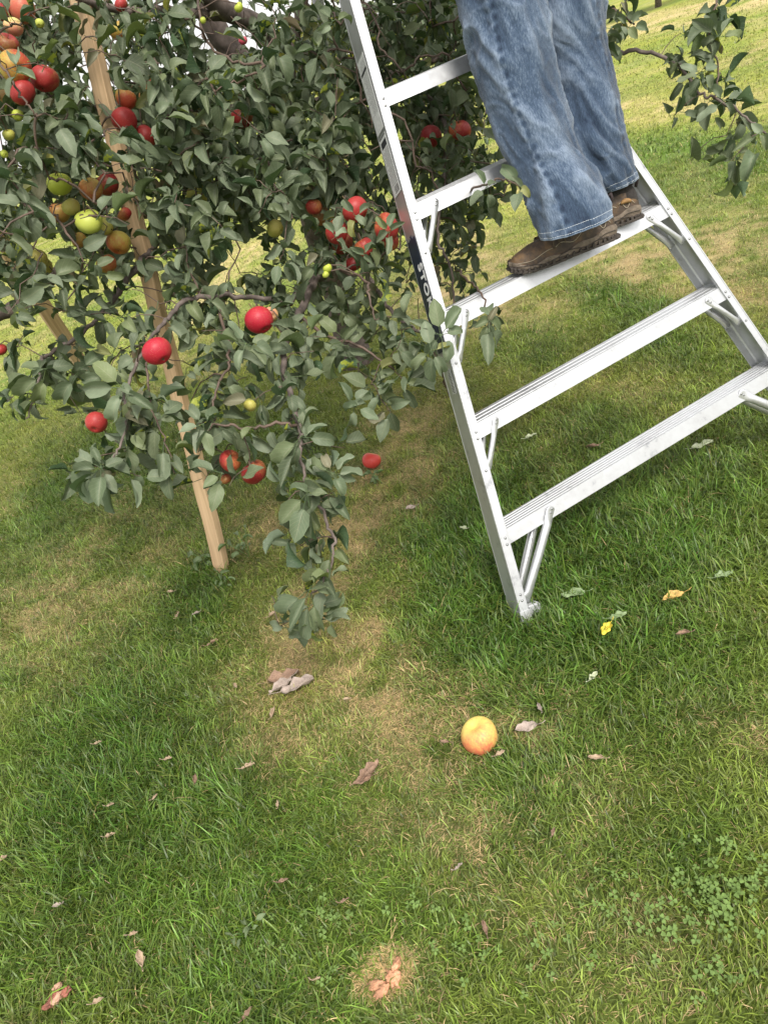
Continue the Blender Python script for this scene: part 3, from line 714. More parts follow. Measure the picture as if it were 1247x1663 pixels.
nv = N.new('ShaderNodeMapRange'); nv.inputs[3].default_value = .8; nv.inputs[4].default_value = 1.2; L.new(nn.outputs[0], nv.inputs[0])
cfin = mixc(1., cfin, nv.outputs[0], 'MULTIPLY')
L.new(cfin, b.inputs['Base Color']); b.inputs['Roughness'].default_value = .5; b.inputs['Specular IOR Level'].default_value = .32
bp = N.new('ShaderNodeBump'); bp.inputs['Strength'].default_value = .35; bp.inputs['Distance'].default_value = .002; L.new(math_('ADD', math_('SUBTRACT', 1., vm), math_('MULTIPLY', nn.outputs[0], 2.5)), bp.inputs['Height']); L.new(bp.outputs[0], b.inputs['Normal'])
tr = N.new('ShaderNodeBsdfTranslucent'); L.new(mixc(.4, cfin, (.12, .2, .03, 1)), tr.inputs['Color'])
ms = N.new('ShaderNodeMixShader'); ms.inputs[0].default_value = .22; L.new(b.outputs[0], ms.inputs[1]); L.new(tr.outputs[0], ms.inputs[2]); L.new(ms.outputs[0], out.inputs[0])
LEAFM = ml

# ---- apples (positions first: leaves keep clear of them)
# px, py, diameter px, distance, type, label fragment, open (1 = clear in front)
AP = [
 (205, 160, 33, 2.20, 'yr', 'striped yellow and red apple hanging just above a red one beside the pale stake', 1),
 (203, 196, 38, 2.20, 'r', 'red apple with a leaf against it, below the striped one beside the pale stake', 1),
 (237, 221, 34, 2.25, 'r', 'half hidden red apple low right of the pair beside the pale stake', .8),
 (97, 299, 38, 2.10, 'g', 'small lime green apple, the upper of two green ones in the left branches', 1),
 (145, 360, 42, 2.05, 'g', 'largest lime green apple, hanging left of the pale stake', 1),
 (148, 307, 36, 2.15, 'or', 'orange and yellow apple right above the largest lime green apple', 1),
 (175, 299, 36, 2.25, 'dr', 'dark red apple tucked behind the orange one near the stake', .8),
 (116, 336, 28, 2.18, 'y', 'pale yellow apple with a wormhole between two green apples', 1),
 (97, 346, 34, 2.25, 'or', 'shaded orange apple left behind the pale wormholed apple', .7),
 (172, 367, 28, 2.20, 'y', 'dull olive yellow apple peeking out right behind the largest green one', .7),
 (193, 394, 38, 2.25, 'yr', 'yellow apple with a red flush against the stake, over the gap of lawn', 1),
 (174, 429, 32, 2.25, 'or', 'orange russet apple half behind a leaf left of the stake', .9),
 (203, 348, 22, 2.40, 'r', 'small patch of red apple seen behind the stake edge', .6),
 (129, 390, 24, 2.40, 'yr', 'shaded peach coloured apple just above the dark limb', .8),
 (37, 388, 28, 2.40, 'y', 'dull yellow green apple near the left edge above the far stake', .8),
 (62, 420, 30, 2.40, 'y', 'yellow apple, the upper of a touching pair above the far stake', .9),
 (73, 432, 26, 2.46, 'y', 'dark yellow apple, the lower of a touching pair above the far stake', .8),
 (25, 108, 48, 1.92, 'yr', 'big yellow apple with orange streaks in the top left cluster', 1),
 (38, 150, 40, 1.95, 'r', 'red striped apple directly below the big yellow one at top left', 1),
 (73, 128, 42, 2.00, 'r', 'red apple with a green base right of the big yellow one at top left', 1),
 (13, 72, 34, 1.98, 'dr', 'apple with green base and red top, above the big yellow one at top left', 1),
 (23, 44, 28, 2.02, 'yp', 'pale yellow apple with a pink cheek near the top left corner', 1),
 (38, 14, 44, 2.05, 'op', 'peach coloured apple behind leaves at the very top left', .8),
 (4, 20, 30, 2.05, 'dr', 'deep red apple cut by the left edge at the top', .7),
 (75, 178, 26, 2.30, 'dr', 'shaded dull red apple under the top left cluster', .6),
 (12, 150, 34, 2.15, 'ru', 'brown russeted apple at the left edge', .8),
 (15, 219, 19, 2.02, 'y', 'little yellow green apple hanging alone near the left edge', 1),
 (8, 250, 12, 2.02, 'g', 'tiny pale green apple under a leaf at the left edge', 1),
 (30, 187, 18, 2.0, 'g', 'small green apple under the red striped one at top left', 1),
 (4, 302, 24, 2.1, 'r', 'sliver of pale red apple cut by the left edge beside green leaves', .8),
 (65, 38, 14, 2.05, 'g', 'tiny green apple right of the pink cheeked one at the top', 1),
 (197, 8, 20, 2.2, 'r', 'crimson apple at the top edge right of the stake', 1),
 (192, 50, 30, 2.3, 'yr', 'red and orange apple showing between leaves near the top of the stake', .8),
 (252, 140, 26, 2.2, 'r', 'crimson apple half covered by a broad leaf right of the stake', .7),
 (240, 156, 28, 2.35, 'or', 'brownish apple lying behind the half covered crimson one', .7),
 (393, 192, 36, 2.3, 'dr', 'dark crimson apple behind a leaf in the middle of the crown', .9),
 (326, 250, 16, 2.2, 'r', 'small spot of red apple left of the inner limb', .8),
 (323, 320, 40, 2.5, 'y', 'dull green yellow apple deep inside the crown', .6),
 (388, 12, 15, 2.0, 'g', 'tiny green apple hanging in front of the sky gap', 1),
 (330, 33, 10, 2.05, 'g', 'smallest green apple, beside the thin top limb', 1),
 (395, 66, 14, 2.6, 'p', 'small pink apple showing behind the thick grey limb', .9),
 (447, 371, 28, 2.4, 'y', 'yellow apple half hidden left of the red cluster', .8),
 (510, 336, 26, 2.3, 'r', 'pale red apple above a brown one, left end of the red cluster', .8),
 (522, 350, 30, 2.38, 'ru', 'brownish shaded apple at the left end of the red cluster', .7),
 (577, 341, 42, 2.15, 'r', 'bright red apple crossed by leaves, topmost of the red cluster beside the ladder', .6),
 (547, 376, 38, 2.2, 'r', 'red apple left of the middle of the red cluster beside the ladder', .4),
 (556, 396, 34, 2.3, 'dr', 'dark reddish apple under the middle of the red cluster', .5),
 (591, 403, 31, 2.2, 'r', 'red apple at the lower middle of the red cluster beside the ladder', .5),
 (574, 428, 26, 2.3, 'dr', 'lowest dark red apple of the cluster beside the ladder', .7),
 (628, 370, 42, 2.15, 'r', 'bright red apple nearest the ladder rail, wrapped by twigs', .6),
 (636, 394, 26, 2.25, 'r', 'small red apple right under the one nearest the ladder rail', .7),
 (747, 212, 34, 2.5, 'r', 'red apple between ladder rail and jeans under the upper step', .9),
 (700, 222, 34, 2.6, 'dr', 'brownish red apple left of the one between rail and jeans', .7),
 (532, 436, 15, 2.1, 'g', 'small unripe green apple on a bare spur left of the ladder label', 1),
 (529, 446, 11, 2.1, 'g', 'tiny yellow bud of an apple under the unripe one on the bare spur', 1),
 (256, 571, 47, 1.80, 'br', 'bright crimson apple hanging in front of the stake, left one of the front pair', 1),
 (421, 520, 45, 2.0, 'br', 'bright crimson apple hanging right of the stake, right one of the front pair', 1),
 (440, 511, 24, 2.12, 'yp', 'pale pinkish apple peeking out behind the right front crimson apple', 1),
 (157, 686, 34, 1.98, 'r', 'red apple half under leaves on the lowest left twig', .9),
 (374, 749, 34, 1.95, 'r', 'red apple beside the lower stake, left of a larger reddish one', .85),
 (413, 767, 42, 1.95, 'dr', 'larger brownish red apple hanging low right of the stake behind a round leaf', .85),
 (367, 778, 18, 2.0, 'dr', 'sliver of red apple under the red one beside the lower stake', .8),
 (406, 658, 21, 1.98, 'y', 'small yellow apple hanging by the middle of the drooping branch', 1),
 (2, 568, 20, 2.3, 'r', 'red apple cut by the left edge above open lawn', 1),
]
# ---- leaves on the spurs
LP, LA, LN, LS, LC = [], [], [], [], []
LEAFC = np.array([[.048, .084, .040], [.080, .124, .066], [.145, .190, .122], [.028, .052, .025], [.100, .136, .056]])
def leafcol(n):
    c = LEAFC[rng.integers(0, 5, n)]*rng.normal(1, .15, (n, 1)).clip(.6, 1.4)
    r_ = rng.random(n); c[r_ > .93] = np.array([.13, .17, .045]); c[r_ > .98] = np.array([.26, .25, .05]); br_ = r_ < .025; c[br_] = np.array([.19, .145, .095])
    al = np.where(rng.random(n) < .13, 1., 0.)
    return np.c_[c, al]
crown_c = np.array([.1, 4.0, 1.3])
for i in range(len(clu)):
    nl = rng.integers(5, 9); P0 = clu[i]; sdv = spur_dir[i]
    u, v, z = (q[0] for q in proj(P0))
    a0 = rng.uniform(0, 2*pi)
    ax = sdv*.5+np.array([0, 0, .35]); outw = P0-crown_c; outw /= np.linalg.norm(outw); ax = ax+outw*.6; ax /= np.linalg.norm(ax)
    t1 = np.cross(ax, [.31, .2, .9]); t1 /= np.linalg.norm(t1); t2 = np.cross(ax, t1)
    for k in range(nl):
        an = a0+k*2.4+rng.normal(0, .3); el = rng.uniform(-.35, .8)
        d = (cos(an)*t1+sin(an)*t2)*cos(el)+ax*sin(el)
        d[2] -= rng.uniform(.1, .75)
        d /= np.linalg.norm(d)
        nrm = ax*.8+np.array([0, 0, .7])+rng.normal(0, .55, 3)
        S = rng.uniform(.036, .078)
        LP.append(P0+d*S*.36+rng.normal(0, .006, 3)+sdv*rng.uniform(-.045, .01)); LA.append(d); LN.append(nrm); LS.append(S)
# extra leaves strung along the thin explicit twigs
EXTRA = {5: (28, 110), 6: (22, 84), 7: (25, 66), 8: (3, 30), 9: (8, 34), 10: (4, 34), 13: (45, 90), 15: (5, 34), 17: (8, 34), 18: (0, 5), 19: (8, 26), 21: (6, 40)}
for li, (i0, i1) in EXTRA.items():
    p = LIMBS[li]
    for k in range(i0, min(i1, len(p)-1)):
        if rng.random() < (.72 if li == 5 else .55 if li == 13 else .5): continue
        t = p[min(k+1, len(p)-1), :3]-p[k, :3]; t /= np.linalg.norm(t)+1e-9
        d = t*.6+rng.normal(0, .6, 3); d[2] -= .3; d /= np.linalg.norm(d)
        S = rng.uniform(.045, .078)
        LP.append(p[k, :3]+d*S*.36); LA.append(d); LN.append(np.array([0, -.5, .9])+rng.normal(0, .35, 3)); LS.append(S)
# hand-placed rosettes seen clearly in the photograph: centre px, distance, list of (tip px) leaves
ROS = [((200, 630), 1.80, [(128, 628), (150, 585), (218, 640), (245, 665), (175, 690)]),
       ((165, 760), 1.80, [(108, 730), (112, 795), (115, 765), (150, 720), (200, 745), (190, 800), (160, 820)]),
       ((505, 955), 1.80, [(445, 1005), (470, 1020), (490, 1040), (518, 1038), (545, 960), (530, 925)]),
       ((500, 800), 1.80, [(478, 880), (455, 850), (530, 800), (510, 880), (470, 790)]),
       ((540, 770), 1.80, [(575, 740), (578, 780), (520, 730), (560, 805), (495, 745), (590, 770)]),
       ((490, 710), 1.82, [(455, 790), (470, 770), (555, 715), (530, 690), (440, 760)]),
       ((400, 560), 1.88, [(350, 545), (372, 520), (440, 545), (430, 590), (380, 600), (450, 575)]),
       ((330, 690), 1.83, [(300, 655), (290, 700), (345, 740), (360, 665), (310, 720)]),
       ((360, 770), 1.83, [(345, 830), (330, 790), (300, 745)]),
       ((575, 660), 1.95, [(550, 620), (600, 630), (615, 680), (570, 700), (555, 665), (595, 650)]),
       ((700, 570), 1.90, [(690, 520), (740, 560), (700, 625), (665, 600), (725, 610)]),
       ((715, 545), 1.92, [(705, 485), (750, 500), (730, 590), (690, 580), (760, 530), (680, 535), (665, 520)]),
       ((790, 305), 1.90, [(762, 330), (800, 345), (770, 275), (810, 290)]),
       ((845, 305), 1.90, [(865, 318), (830, 285), (835, 340), (815, 265)]),
       ((795, 520), 1.93, [(780, 560), (812, 535), (805, 495), (770, 530), (790, 590)]),
       ((520, 80), 1.95, [(480, 85), (500, 135), (540, 110), (512, 60)]),
       ((540, 35), 1.90, [(578, 25), (520, 10), (515, 55)]),
       ((578, 352), 2.07, [(558, 322), (603, 330), (572, 384), (592, 362)]),
       ((545, 385), 2.10, [(528, 360), (560, 410), (566, 368)]),
       ((632, 378), 2.06, [(612, 350), (655, 358), (628, 412), (610, 392), (640, 345)]),
       ((590, 412), 2.1, [(570, 400), (606, 430), (612, 398)]),
       ((30, 118), 1.82, [(58, 128), (20, 70), (8, 150)]), ((740, 215), 2.4, [(730, 195), (756, 232), (715, 240)]),
       ((1165, 60), 2.2, [(1125, 30), (1150, 20), (1190, 30), (1215, 55), (1135, 75)]),
       ((1140, 120), 2.25, [(1105, 105), (1120, 160), (1165, 100), (1100, 130), (1160, 140)]),
       ((1175, 165), 2.25, [(1130, 195), (1210, 150), (1190, 185), (1225, 165), (1150, 140)]),
       ((1235, 215), 2.25, [(1190, 245), (1210, 290), (1247, 240), (1220, 200)]),
       ((1020, 45), 2.4, [(1045, 18), (1060, 45), (1000, 20), (1000, 70), (1035, 60)]),
       ((75, 600), 2.1, [(30, 590), (25, 650), (60, 665), (110, 620), (50, 610), (120, 590)]),
       ((130, 600), 2.1, [(170, 570), (120, 640), (90, 660), (165, 620)])]
hand0 = len(LP)
for (c_, z_, tips) in ROS:
    O = at(*c_, z_)
    for (tu, tv) in tips:
        T = at(tu, tv, z_+rng.uniform(-.03, .03)); d = T-O; ln = np.linalg.norm(d); S = min(max(ln*.78, .045), .085)
        view = CP-O; view /= np.linalg.norm(view)
        LP.append(T-d/ln*S*.97); LA.append(d/ln); LN.append(view*.8+np.array([0, 0, .6])+rng.normal(0, .22, 3)); LS.append(S)
LP, LA, LN, LS = map(np.array, (LP, LA, LN, LS)); n = len(LP); hand = np.arange(n) >= hand0
LC = leafcol(n); LC[hand, :3] *= 1.3
cen = LP+LA/np.linalg.norm(LA, axis=1)[:, None]*LS[:, None]*.5
u, v, z = proj(cen); keep = np.ones(n, bool)
for i in range(n):
    if hand[i]: continue
    if cen[i, 2] < .05: keep[i] = False; continue
    if z[i] < 1.5 and -100 < u[i] < 1350 and -200 < v[i] < 1800: keep[i] = False; continue
    if z[i] > .3 and -40 < u[i] < CW+40 and -40 < v[i] < CH+40:
        if cell(max(u[i], 0), max(v[i], 0)) == 0: keep[i] = False; continue
        # clear of ladder, climber
        if z[i] < 2.55:
            t = np.clip(v[i]/1003, -.3, 1); rx = 548+(852-548)*t
            if rx-26 < u[i] < 1000 and v[i] < 470 and z[i] < 2.45 and not (u[i] > 960): keep[i] = False; continue
            if rx-30 < u[i] < rx+60: keep[i] = False; continue
            if u[i] > 780 and u[i] < 960 and v[i] < 500: keep[i] = False; continue
        # sky gap
        if ((u[i]-365)/62)**2+((v[i]-45)/52)**2 < 1 and rng.random() < .8: keep[i] = False; continue
        if ((u[i]-136)/20)**2+((v[i]-135)/30)**2 < 1 and rng.random() < .6: keep[i] = False; continue
        if ((u[i]-255)/30)**2+((v[i]-60)/35)**2 < 1 and rng.random() < .35: keep[i] = False; continue
        # lawn gaps
        for (gu, gv, ga, gb) in ((400, 425, 42, 28), (100, 395, 55, 16), (240, 470, 40, 34), (500, 380, 22, 22), (610, 325, 30, 20), (590, 235, 16, 16), (690, 95, 22, 14), (110, 530, 60, 22), (690, 300, 20, 22)):
            if ((u[i]-gu)/ga)**2+((v[i]-gv)/gb)**2 < 1 and rng.random() < .85: keep[i] = False; break
        if not keep[i]: continue
        # keep the pale stake readable
        su = 128+(362-128)*(v[i]+10)/935
        if abs(u[i]-su) < 24 and z[i] < 2.9 and 0 < v[i] < 925 and rng.random() < (.87 if v[i] < 440 else .72): keep[i] = False; continue
        for (au, av, ad, az_, ty, lb, op) in AP:
            if z[i] < az_+.03 and (u[i]-au)**2+(v[i]-av)**2 < (ad*.5+(10 if op == 1 else 4 if av < 450 else 9))**2 and rng.random() < (op if (op == 1 or av >= 450) else op*.8): keep[i] = False; break
sel = np.where(keep)[0]; print('leaves', len(sel), 'spurs', len(clu))
Vv, Ff, Uu, Cc = build_leaves(LP[sel], LA[sel], LN[sel], LS[sel], LC[sel], rng.integers(0, 16, len(sel)))
fo = link('foliage', npmesh('foliage', Vv, Ff, uv=Uu, col=Cc), LEAFM, tree, smooth=True); fo['kind'] = 'stuff'

# ---- apple meshes
def apple_mat(name, base, over, amt, streak=True, hue=(0, 0, 0)):
    m, N, L, b, out = mat(name)
    tc = N.new('ShaderNodeTexCoord'); oi = N.new('ShaderNodeObjectInfo')
    add = N.new('ShaderNodeVectorMath'); add.operation = 'ADD'; L.new(tc.outputs['Object'], add.inputs[0])
    sc = N.new('ShaderNodeVectorMath'); sc.operation = 'SCALE'; sc.inputs[0].default_value = (3, 5, 7); L.new(oi.outputs['Random'], sc.inputs['Scale']); L.new(sc.outputs[0], add.inputs[1])
    n1 = N.new('ShaderNodeTexNoise'); n1.inputs['Scale'].default_value = 18; n1.inputs['Detail'].default_value = 5; L.new(add.outputs[0], n1.inputs['Vector'])
    # meridian streaks from the angle around the stem axis
    sp = N.new('ShaderNodeSeparateXYZ'); L.new(tc.outputs['Object'], sp.inputs[0])
    at2 = N.new('ShaderNodeMath'); at2.operation = 'ARCTAN2'; L.new(sp.outputs[0], at2.inputs[0]); L.new(sp.outputs[1], at2.inputs[1])
    cb = N.new('ShaderNodeCombineXYZ'); L.new(at2.outputs[0], cb.inputs[0]); sz = N.new('ShaderNodeMath'); sz.operation = 'MULTIPLY'; sz.inputs[1].default_value = 14; L.new(sp.outputs[2], sz.inputs[0]); L.new(sz.outputs[0], cb.inputs[1]); L.new(oi.outputs['Random'], cb.inputs[2])
    n2 = N.new('ShaderNodeTexNoise'); n2.inputs['Scale'].default_value = 9; n2.inputs['Detail'].default_value = 7; n2.inputs['Distortion'].default_value = .8; L.new(cb.outputs[0], n2.inputs['Vector'])
    mx0 = N.new('ShaderNodeMix'); mx0.data_type = 'FLOAT'; mx0.inputs[0].default_value = .5 if streak else .12; L.new(n1.outputs[0], mx0.inputs[2]); L.new(n2.outputs[0], mx0.inputs[3])
    nb = N.new('ShaderNodeVectorMath'); nb.operation = 'NORMALIZE'; L.new(tc.outputs['Object'], nb.inputs[0])
    dt = N.new('ShaderNodeVectorMath'); dt.operation = 'DOT_PRODUCT'; L.new(nb.outputs[0], dt.inputs[0]); dt.inputs[1].default_value = (.75, -.35, -.45)
    mr_ = N.new('ShaderNodeMapRange'); mr_.inputs[1].default_value = -1; mr_.inputs[3].default_value = .28; mr_.inputs[4].default_value = .72; L.new(dt.outputs['Value'], mr_.inputs[0])
    mx = N.new('ShaderNodeMix'); mx.data_type = 'FLOAT'; mx.inputs[0].default_value = .45; L.new(mx0.outputs[0], mx.inputs[2]); L.new(mr_.outputs[0], mx.inputs[3])
    r = N.new('ShaderNodeValToRGB'); e = r.color_ramp.elements
    e[0].position = .42-(amt-.5)*.3; e[1].position = .60-(amt-.5)*.3; e[0].color = (*base, 1); e[1].color = (*over, 1)
    L.new(mx.outputs[0], r.inputs[0])
    n3 = N.new('ShaderNodeTexVoronoi'); n3.inputs['Scale'].default_value = 260; L.new(tc.outputs['Object'], n3.inputs['Vector'])
    lt_ = N.new('ShaderNodeMath'); lt_.operation = 'LESS_THAN'; lt_.inputs[1].default_value = .16; L.new(n3.outputs['Distance'], lt_.inputs[0])
    ml_ = N.new('ShaderNodeMath'); ml_.operation = 'MULTIPLY'; ml_.inputs[1].default_value = .35; L.new(lt_.outputs[0], ml_.inputs[0])
    mc = N.new('ShaderNodeMix'); mc.data_type = 'RGBA'; L.new(ml_.outputs[0], mc.inputs[0]); L.new(r.outputs[0], mc.inputs[6]); mc.inputs[7].default_value = (.55, .42, .25, 1)
    L.new(mc.outputs[2], b.inputs['Base Color']); b.inputs['Roughness'].default_value = .46; b.inputs['Specular IOR Level'].default_value = .35; b.inputs['Subsurface Weight'].default_value = .08; b.inputs['Subsurface Radius'].default_value = (.01, .004, .002)
    return m
AM = {'r': apple_mat('apple_red', (.50, .26, .07), (.35, .034, .032), .86), 'br': apple_mat('apple_crimson', (.46, .10, .07), (.38, .014, .030), .74, True), 'dr': apple_mat('apple_dark_red', (.28, .18, .05), (.24, .022, .022), .9),
      'yr': apple_mat('apple_yellow_red', (.46, .38, .08), (.42, .07, .035), .55), 'or': apple_mat('apple_orange', (.42, .34, .08), (.38, .11, .045), .58), 'y': apple_mat('apple_yellow', (.40, .40, .08), (.50, .42, .12), .4),
      'g': apple_mat('apple_green', (.40, .46, .06), (.46, .50, .10), .4, False), 'yp': apple_mat('apple_pink_cheek', (.55, .50, .18), (.62, .20, .15), .5), 'op': apple_mat('apple_peach', (.52, .34, .15), (.48, .11, .07), .6),
      'ru': apple_mat('apple_russet', (.24, .16, .06), (.30, .12, .04), .5), 'p': apple_mat('apple_pink', (.6, .12, .16), (.6, .08, .12), .6, False),
      'gy': apple_mat('apple_ground_yellow', (.64, .50, .13), (.56, .16, .08), .47), 'gr': apple_mat('apple_ground_red', (.60, .30, .07), (.48, .05, .04), .85)}
STEMM = simple('apple_stem', (.13, .09, .04), .7); CALYX = simple('apple_calyx', (.10, .08, .04), .9)
def apple_mesh(seed):
    q = np.random.default_rng(seed); nv_, nu_ = 30, 36; V = []; F_ = []
    sq = q.uniform(.86, .98); lob = q.uniform(.01, .035); sh = q.uniform(.03, .12); lx, ly = q.normal(0, .07, 2)
    for i in range(nv_+1):
        p = pi*i/nv_
        for j in range(nu_):
            t = 2*pi*j/nu_
            rr = sin(p)
            zc = cos(p)*sq
            # dimples at both ends
            zc -= .34*math.exp(-(p/.36)**2); zc += .20*math.exp(-((pi-p)/.30)**2)
            rr *= (1+sh*cos(p))*(1+lob*cos(5*t+.4)*max(0, -cos(p)+.3))
            V.append((.5*rr*cos(t)+lx*zc*.5, .5*rr*sin(t)+ly*zc*.5, .5*zc))
    F_ = [(i*nu_+j, (i+1)*nu_+j, (i+1)*nu_+(j+1) % nu_, i*nu_+(j+1) % nu_) for i in range(nv_) for j in range(nu_)]
    me = bpy.data.meshes.new('apple'); me.from_pydata(V, [], F_); me.update(); me.validate(); return me
AME = [apple_mesh(s) for s in range(5)]
def make_apple(P, dia, ty, label, group, rot=None, stem=True, vi=None, calyx=True):
    root = empty('apple', tuple(P), label, 'apple', group)
    R_ = rot if rot is not None else Quaternion((1, 0, 0), rng.normal(-.3, .5)) @ Quaternion((0, 1, 0), rng.normal(0, .5)) @ Quaternion((0, 0, 1), rng.uniform(0, 6.28))
    root.rotation_mode = 'QUATERNION'; root.rotation_quaternion = R_
    me = AME[vi if vi is not None else int(rng.integers(0, 5))].copy(); me.transform(Matrix.Scale(dia, 4)); me.materials.append(AM[ty])
    o = bpy.data.objects.new('fruit', me); COL.objects.link(o); o.parent = root; me.polygons.foreach_set('use_smooth', np.ones(len(me.polygons), bool))
    if stem:
        m = MB(); k = dia; m.tube([(0, 0, .24*k), (.01*k, 0, .40*k), (.05*k, .01*k, .56*k), (.12*k, .02*k, .68*k)], [.022*k, .016*k, .015*k, .024*k], 6)
        s = m.build('stem', STEMM, None, smooth=True); s.parent = root
    if calyx:
        m = MB()
        for q in range(5):
            an = q*2*pi/5; m.add([(cos(an)*.05*dia, sin(an)*.05*dia, -.345*dia), (cos(an+.5)*.03*dia, sin(an+.5)*.03*dia, -.36*dia), (cos(an)*.015*dia, sin(an)*.015*dia, -.43*dia), (cos(an-.5)*.03*dia, sin(an-.5)*.03*dia, -.36*dia)], [(0, 1, 2, 3)])
        m.dome((0, 0, -.335*dia), (0, 0, -1), .04*dia, .03*dia)
        s = m.build('calyx', CALYX, None); s.parent = root
    return root
def orient(blush, stem_):
    """rotation that puts an apple's blushed cheek towards blush and its stem towards stem_"""
    def basis(b_, s_):
        s_ = Vector(s_).normalized(); b_ = Vector(b_); b_ = (b_-s_*b_.dot(s_)).normalized(); c_ = s_.cross(b_); return Matrix((b_, c_, s_)).transposed()
    return (basis(blush, stem_) @ basis((.75, -.35, -.45), (0, 0, 1)).inverted()).to_quaternion()
def aim(v, spin=0.0):
    """rotation that turns an apple's stem axis towards v"""
    return Vector(v).normalized().to_track_quat('Z', 'Y') @ Quaternion((0, 0, 1), spin)
stemtw = MB()
for (au, av, ad, az_, ty, lb, op) in AP:
    P = at(au, av, az_); dia = ad/FPX*az_*1.03
    tilt = orient((-.3, -.9, -.2), (-.30*(1 if au < 300 else .6), .62, .72)) if ty == 'br' else None
    make_apple(P, dia, ty, lb, 'apples hanging on the tree', tilt)
    d_ = np.linalg.norm(allP-(P+np.array([0, 0, dia*.7])), axis=1); k = int(d_.argmin())
    if d_[k] > .01: stemtw.tube([P+np.array([0, 0, dia*.35]), (P+np.array([0, 0, dia*.75])+allP[k])/2+np.array([0, 0, .01]), allP[k]], [.0016, .0018, .002], 5, cap=False)
o = stemtw.build('fruit_spurs', TWIG, tree, smooth=True); o['kind'] = 'stuff'

# ---------------------------------------------------------------- things lying on the lawn
G_ROT = Quaternion(Vector((0.3, -1.0, 0)).normalized(), 0) 
P = hp(778, 1195, .034); make_apple(P, .0905, 'gy', 'large yellow apple with orange red flush lying alone on the front grass', 'windfall apples on the lawn', orient((-.55, -.8, 0), (-.18, .05, 1)), vi=1, stem=False)
P = hp(603, 748, .036); make_apple(P, .082, 'gr', 'small orange red apple on the grass between the hanging branch and the ladder', 'windfall apples on the lawn', orient((-.4, -.9, 0), (.5, .3, .8)), vi=2, stem=False)

LEAFT = {'brown': simple('dead_leaf_brown', (.25, .16, .11), .8, nscale=60, namt=.35, bump=.5, bscale=150), 'tan': simple('dead_leaf_tan', (.38, .28, .19), .8, nscale=60, namt=.3, bump=.5, bscale=150),
         'grey': simple('dead_leaf_grey', (.34, .275, .235), .8, nscale=60, namt=.25, bump=.5, bscale=150), 'yellow': simple('fallen_leaf_yellow', (.66, .52, .05), .6, nscale=160, namt=.3, bump=.3), 'green': simple('fallen_leaf_green', (.20, .27, .13), .55, nscale=70, namt=.2, bump=.3),
         'pale': simple('fallen_leaf_pale', (.42, .46, .30), .6, nscale=70, namt=.2, bump=.3), 'amber': simple('fallen_leaf_amber', (.50, .33, .10), .7, nscale=90, namt=.4, bump=.4)}
def fallen(px, py, lpx, ang, ty, label, curl=.6, fold=.5, wr=.55, lift=.014, tip=0.0):
    """one real leaf: blade with thickness-free sheet curled in 3-D, midrib and stalk"""
    O = hp(px, py, lift+.012); zc = proj(O)[2][0]; Ln = lpx/FPX*zc
    dpx = at(px+cos(radians(ang))*10, py-sin(radians(ang))*10, zc)-at(px, py, zc); dpx[2] = 0; dpx = dpx/np.linalg.norm(dpx)
    q = np.random.default_rng(int(px*7+py)); m = MB(); nr, ns = 12, 7; V = []
    x = z = 0; th = -curl/2
    for i in range(nr):
        t = i/(nr-1); wv = Ln*wr*.5*(sin(pi*min(1, max(0, t))**.85)**.75 if 0 < t < 1 else .03)*(1+.20*sin(t*17+px))
        for j in range(ns):
            s = (j-3)/3; a_ = s*fold*1.6
            V.append((x-Ln/2, wv*math.sin(a_)/max(fold*1.6, .01), z+wv*(1-cos(a_))/max(fold*1.6, .01)*1.2+Ln*.06*sin(6*t+s*3+py)+Ln*.03*sin(13*t-s*5+px)))
        th += curl/(nr-1); x += Ln*cos(th)/(nr-1); z += Ln*sin(th)/(nr-1)*(1)
    Fc = [(i*ns+j, i*ns+j+1, (i+1)*ns+j+1, (i+1)*ns+j) for i in range(nr-1) for j in range(ns-1)]
    m.add(V, Fc)
    sx = V[3]; m.tube([(sx[0]+.002, 0, sx[2]), (sx[0]-Ln*.2, Ln*.03, sx[2]+.003), (sx[0]-Ln*.36, Ln*.02, sx[2]+.008)], [.0011, .0009, .0012], 5)
    me = bpy.data.meshes.new('fallen_leaf'); me.from_pydata(m.v, [], m.f); me.update()
    o = link('fallen_leaf', me, LEAFT[ty], None, True); sol = o.modifiers.new('s', 'SOLIDIFY'); sol.thickness = .0007
    side = np.cross([0, 0, 1], dpx); roll = q.normal(0, .25)+tip
    zax = np.array([0, 0, 1])*cos(roll)+side*sin(roll); side = np.cross(zax, dpx)
    o.matrix_world = Matrix(((dpx[0], side[0], zax[0], O[0]), (dpx[1], side[1], zax[1], O[1]), (dpx[2], side[2], zax[2], O[2]), (0, 0, 0, 1)))
    prop(o, label, 'leaf', 'fallen leaves on the lawn'); return o
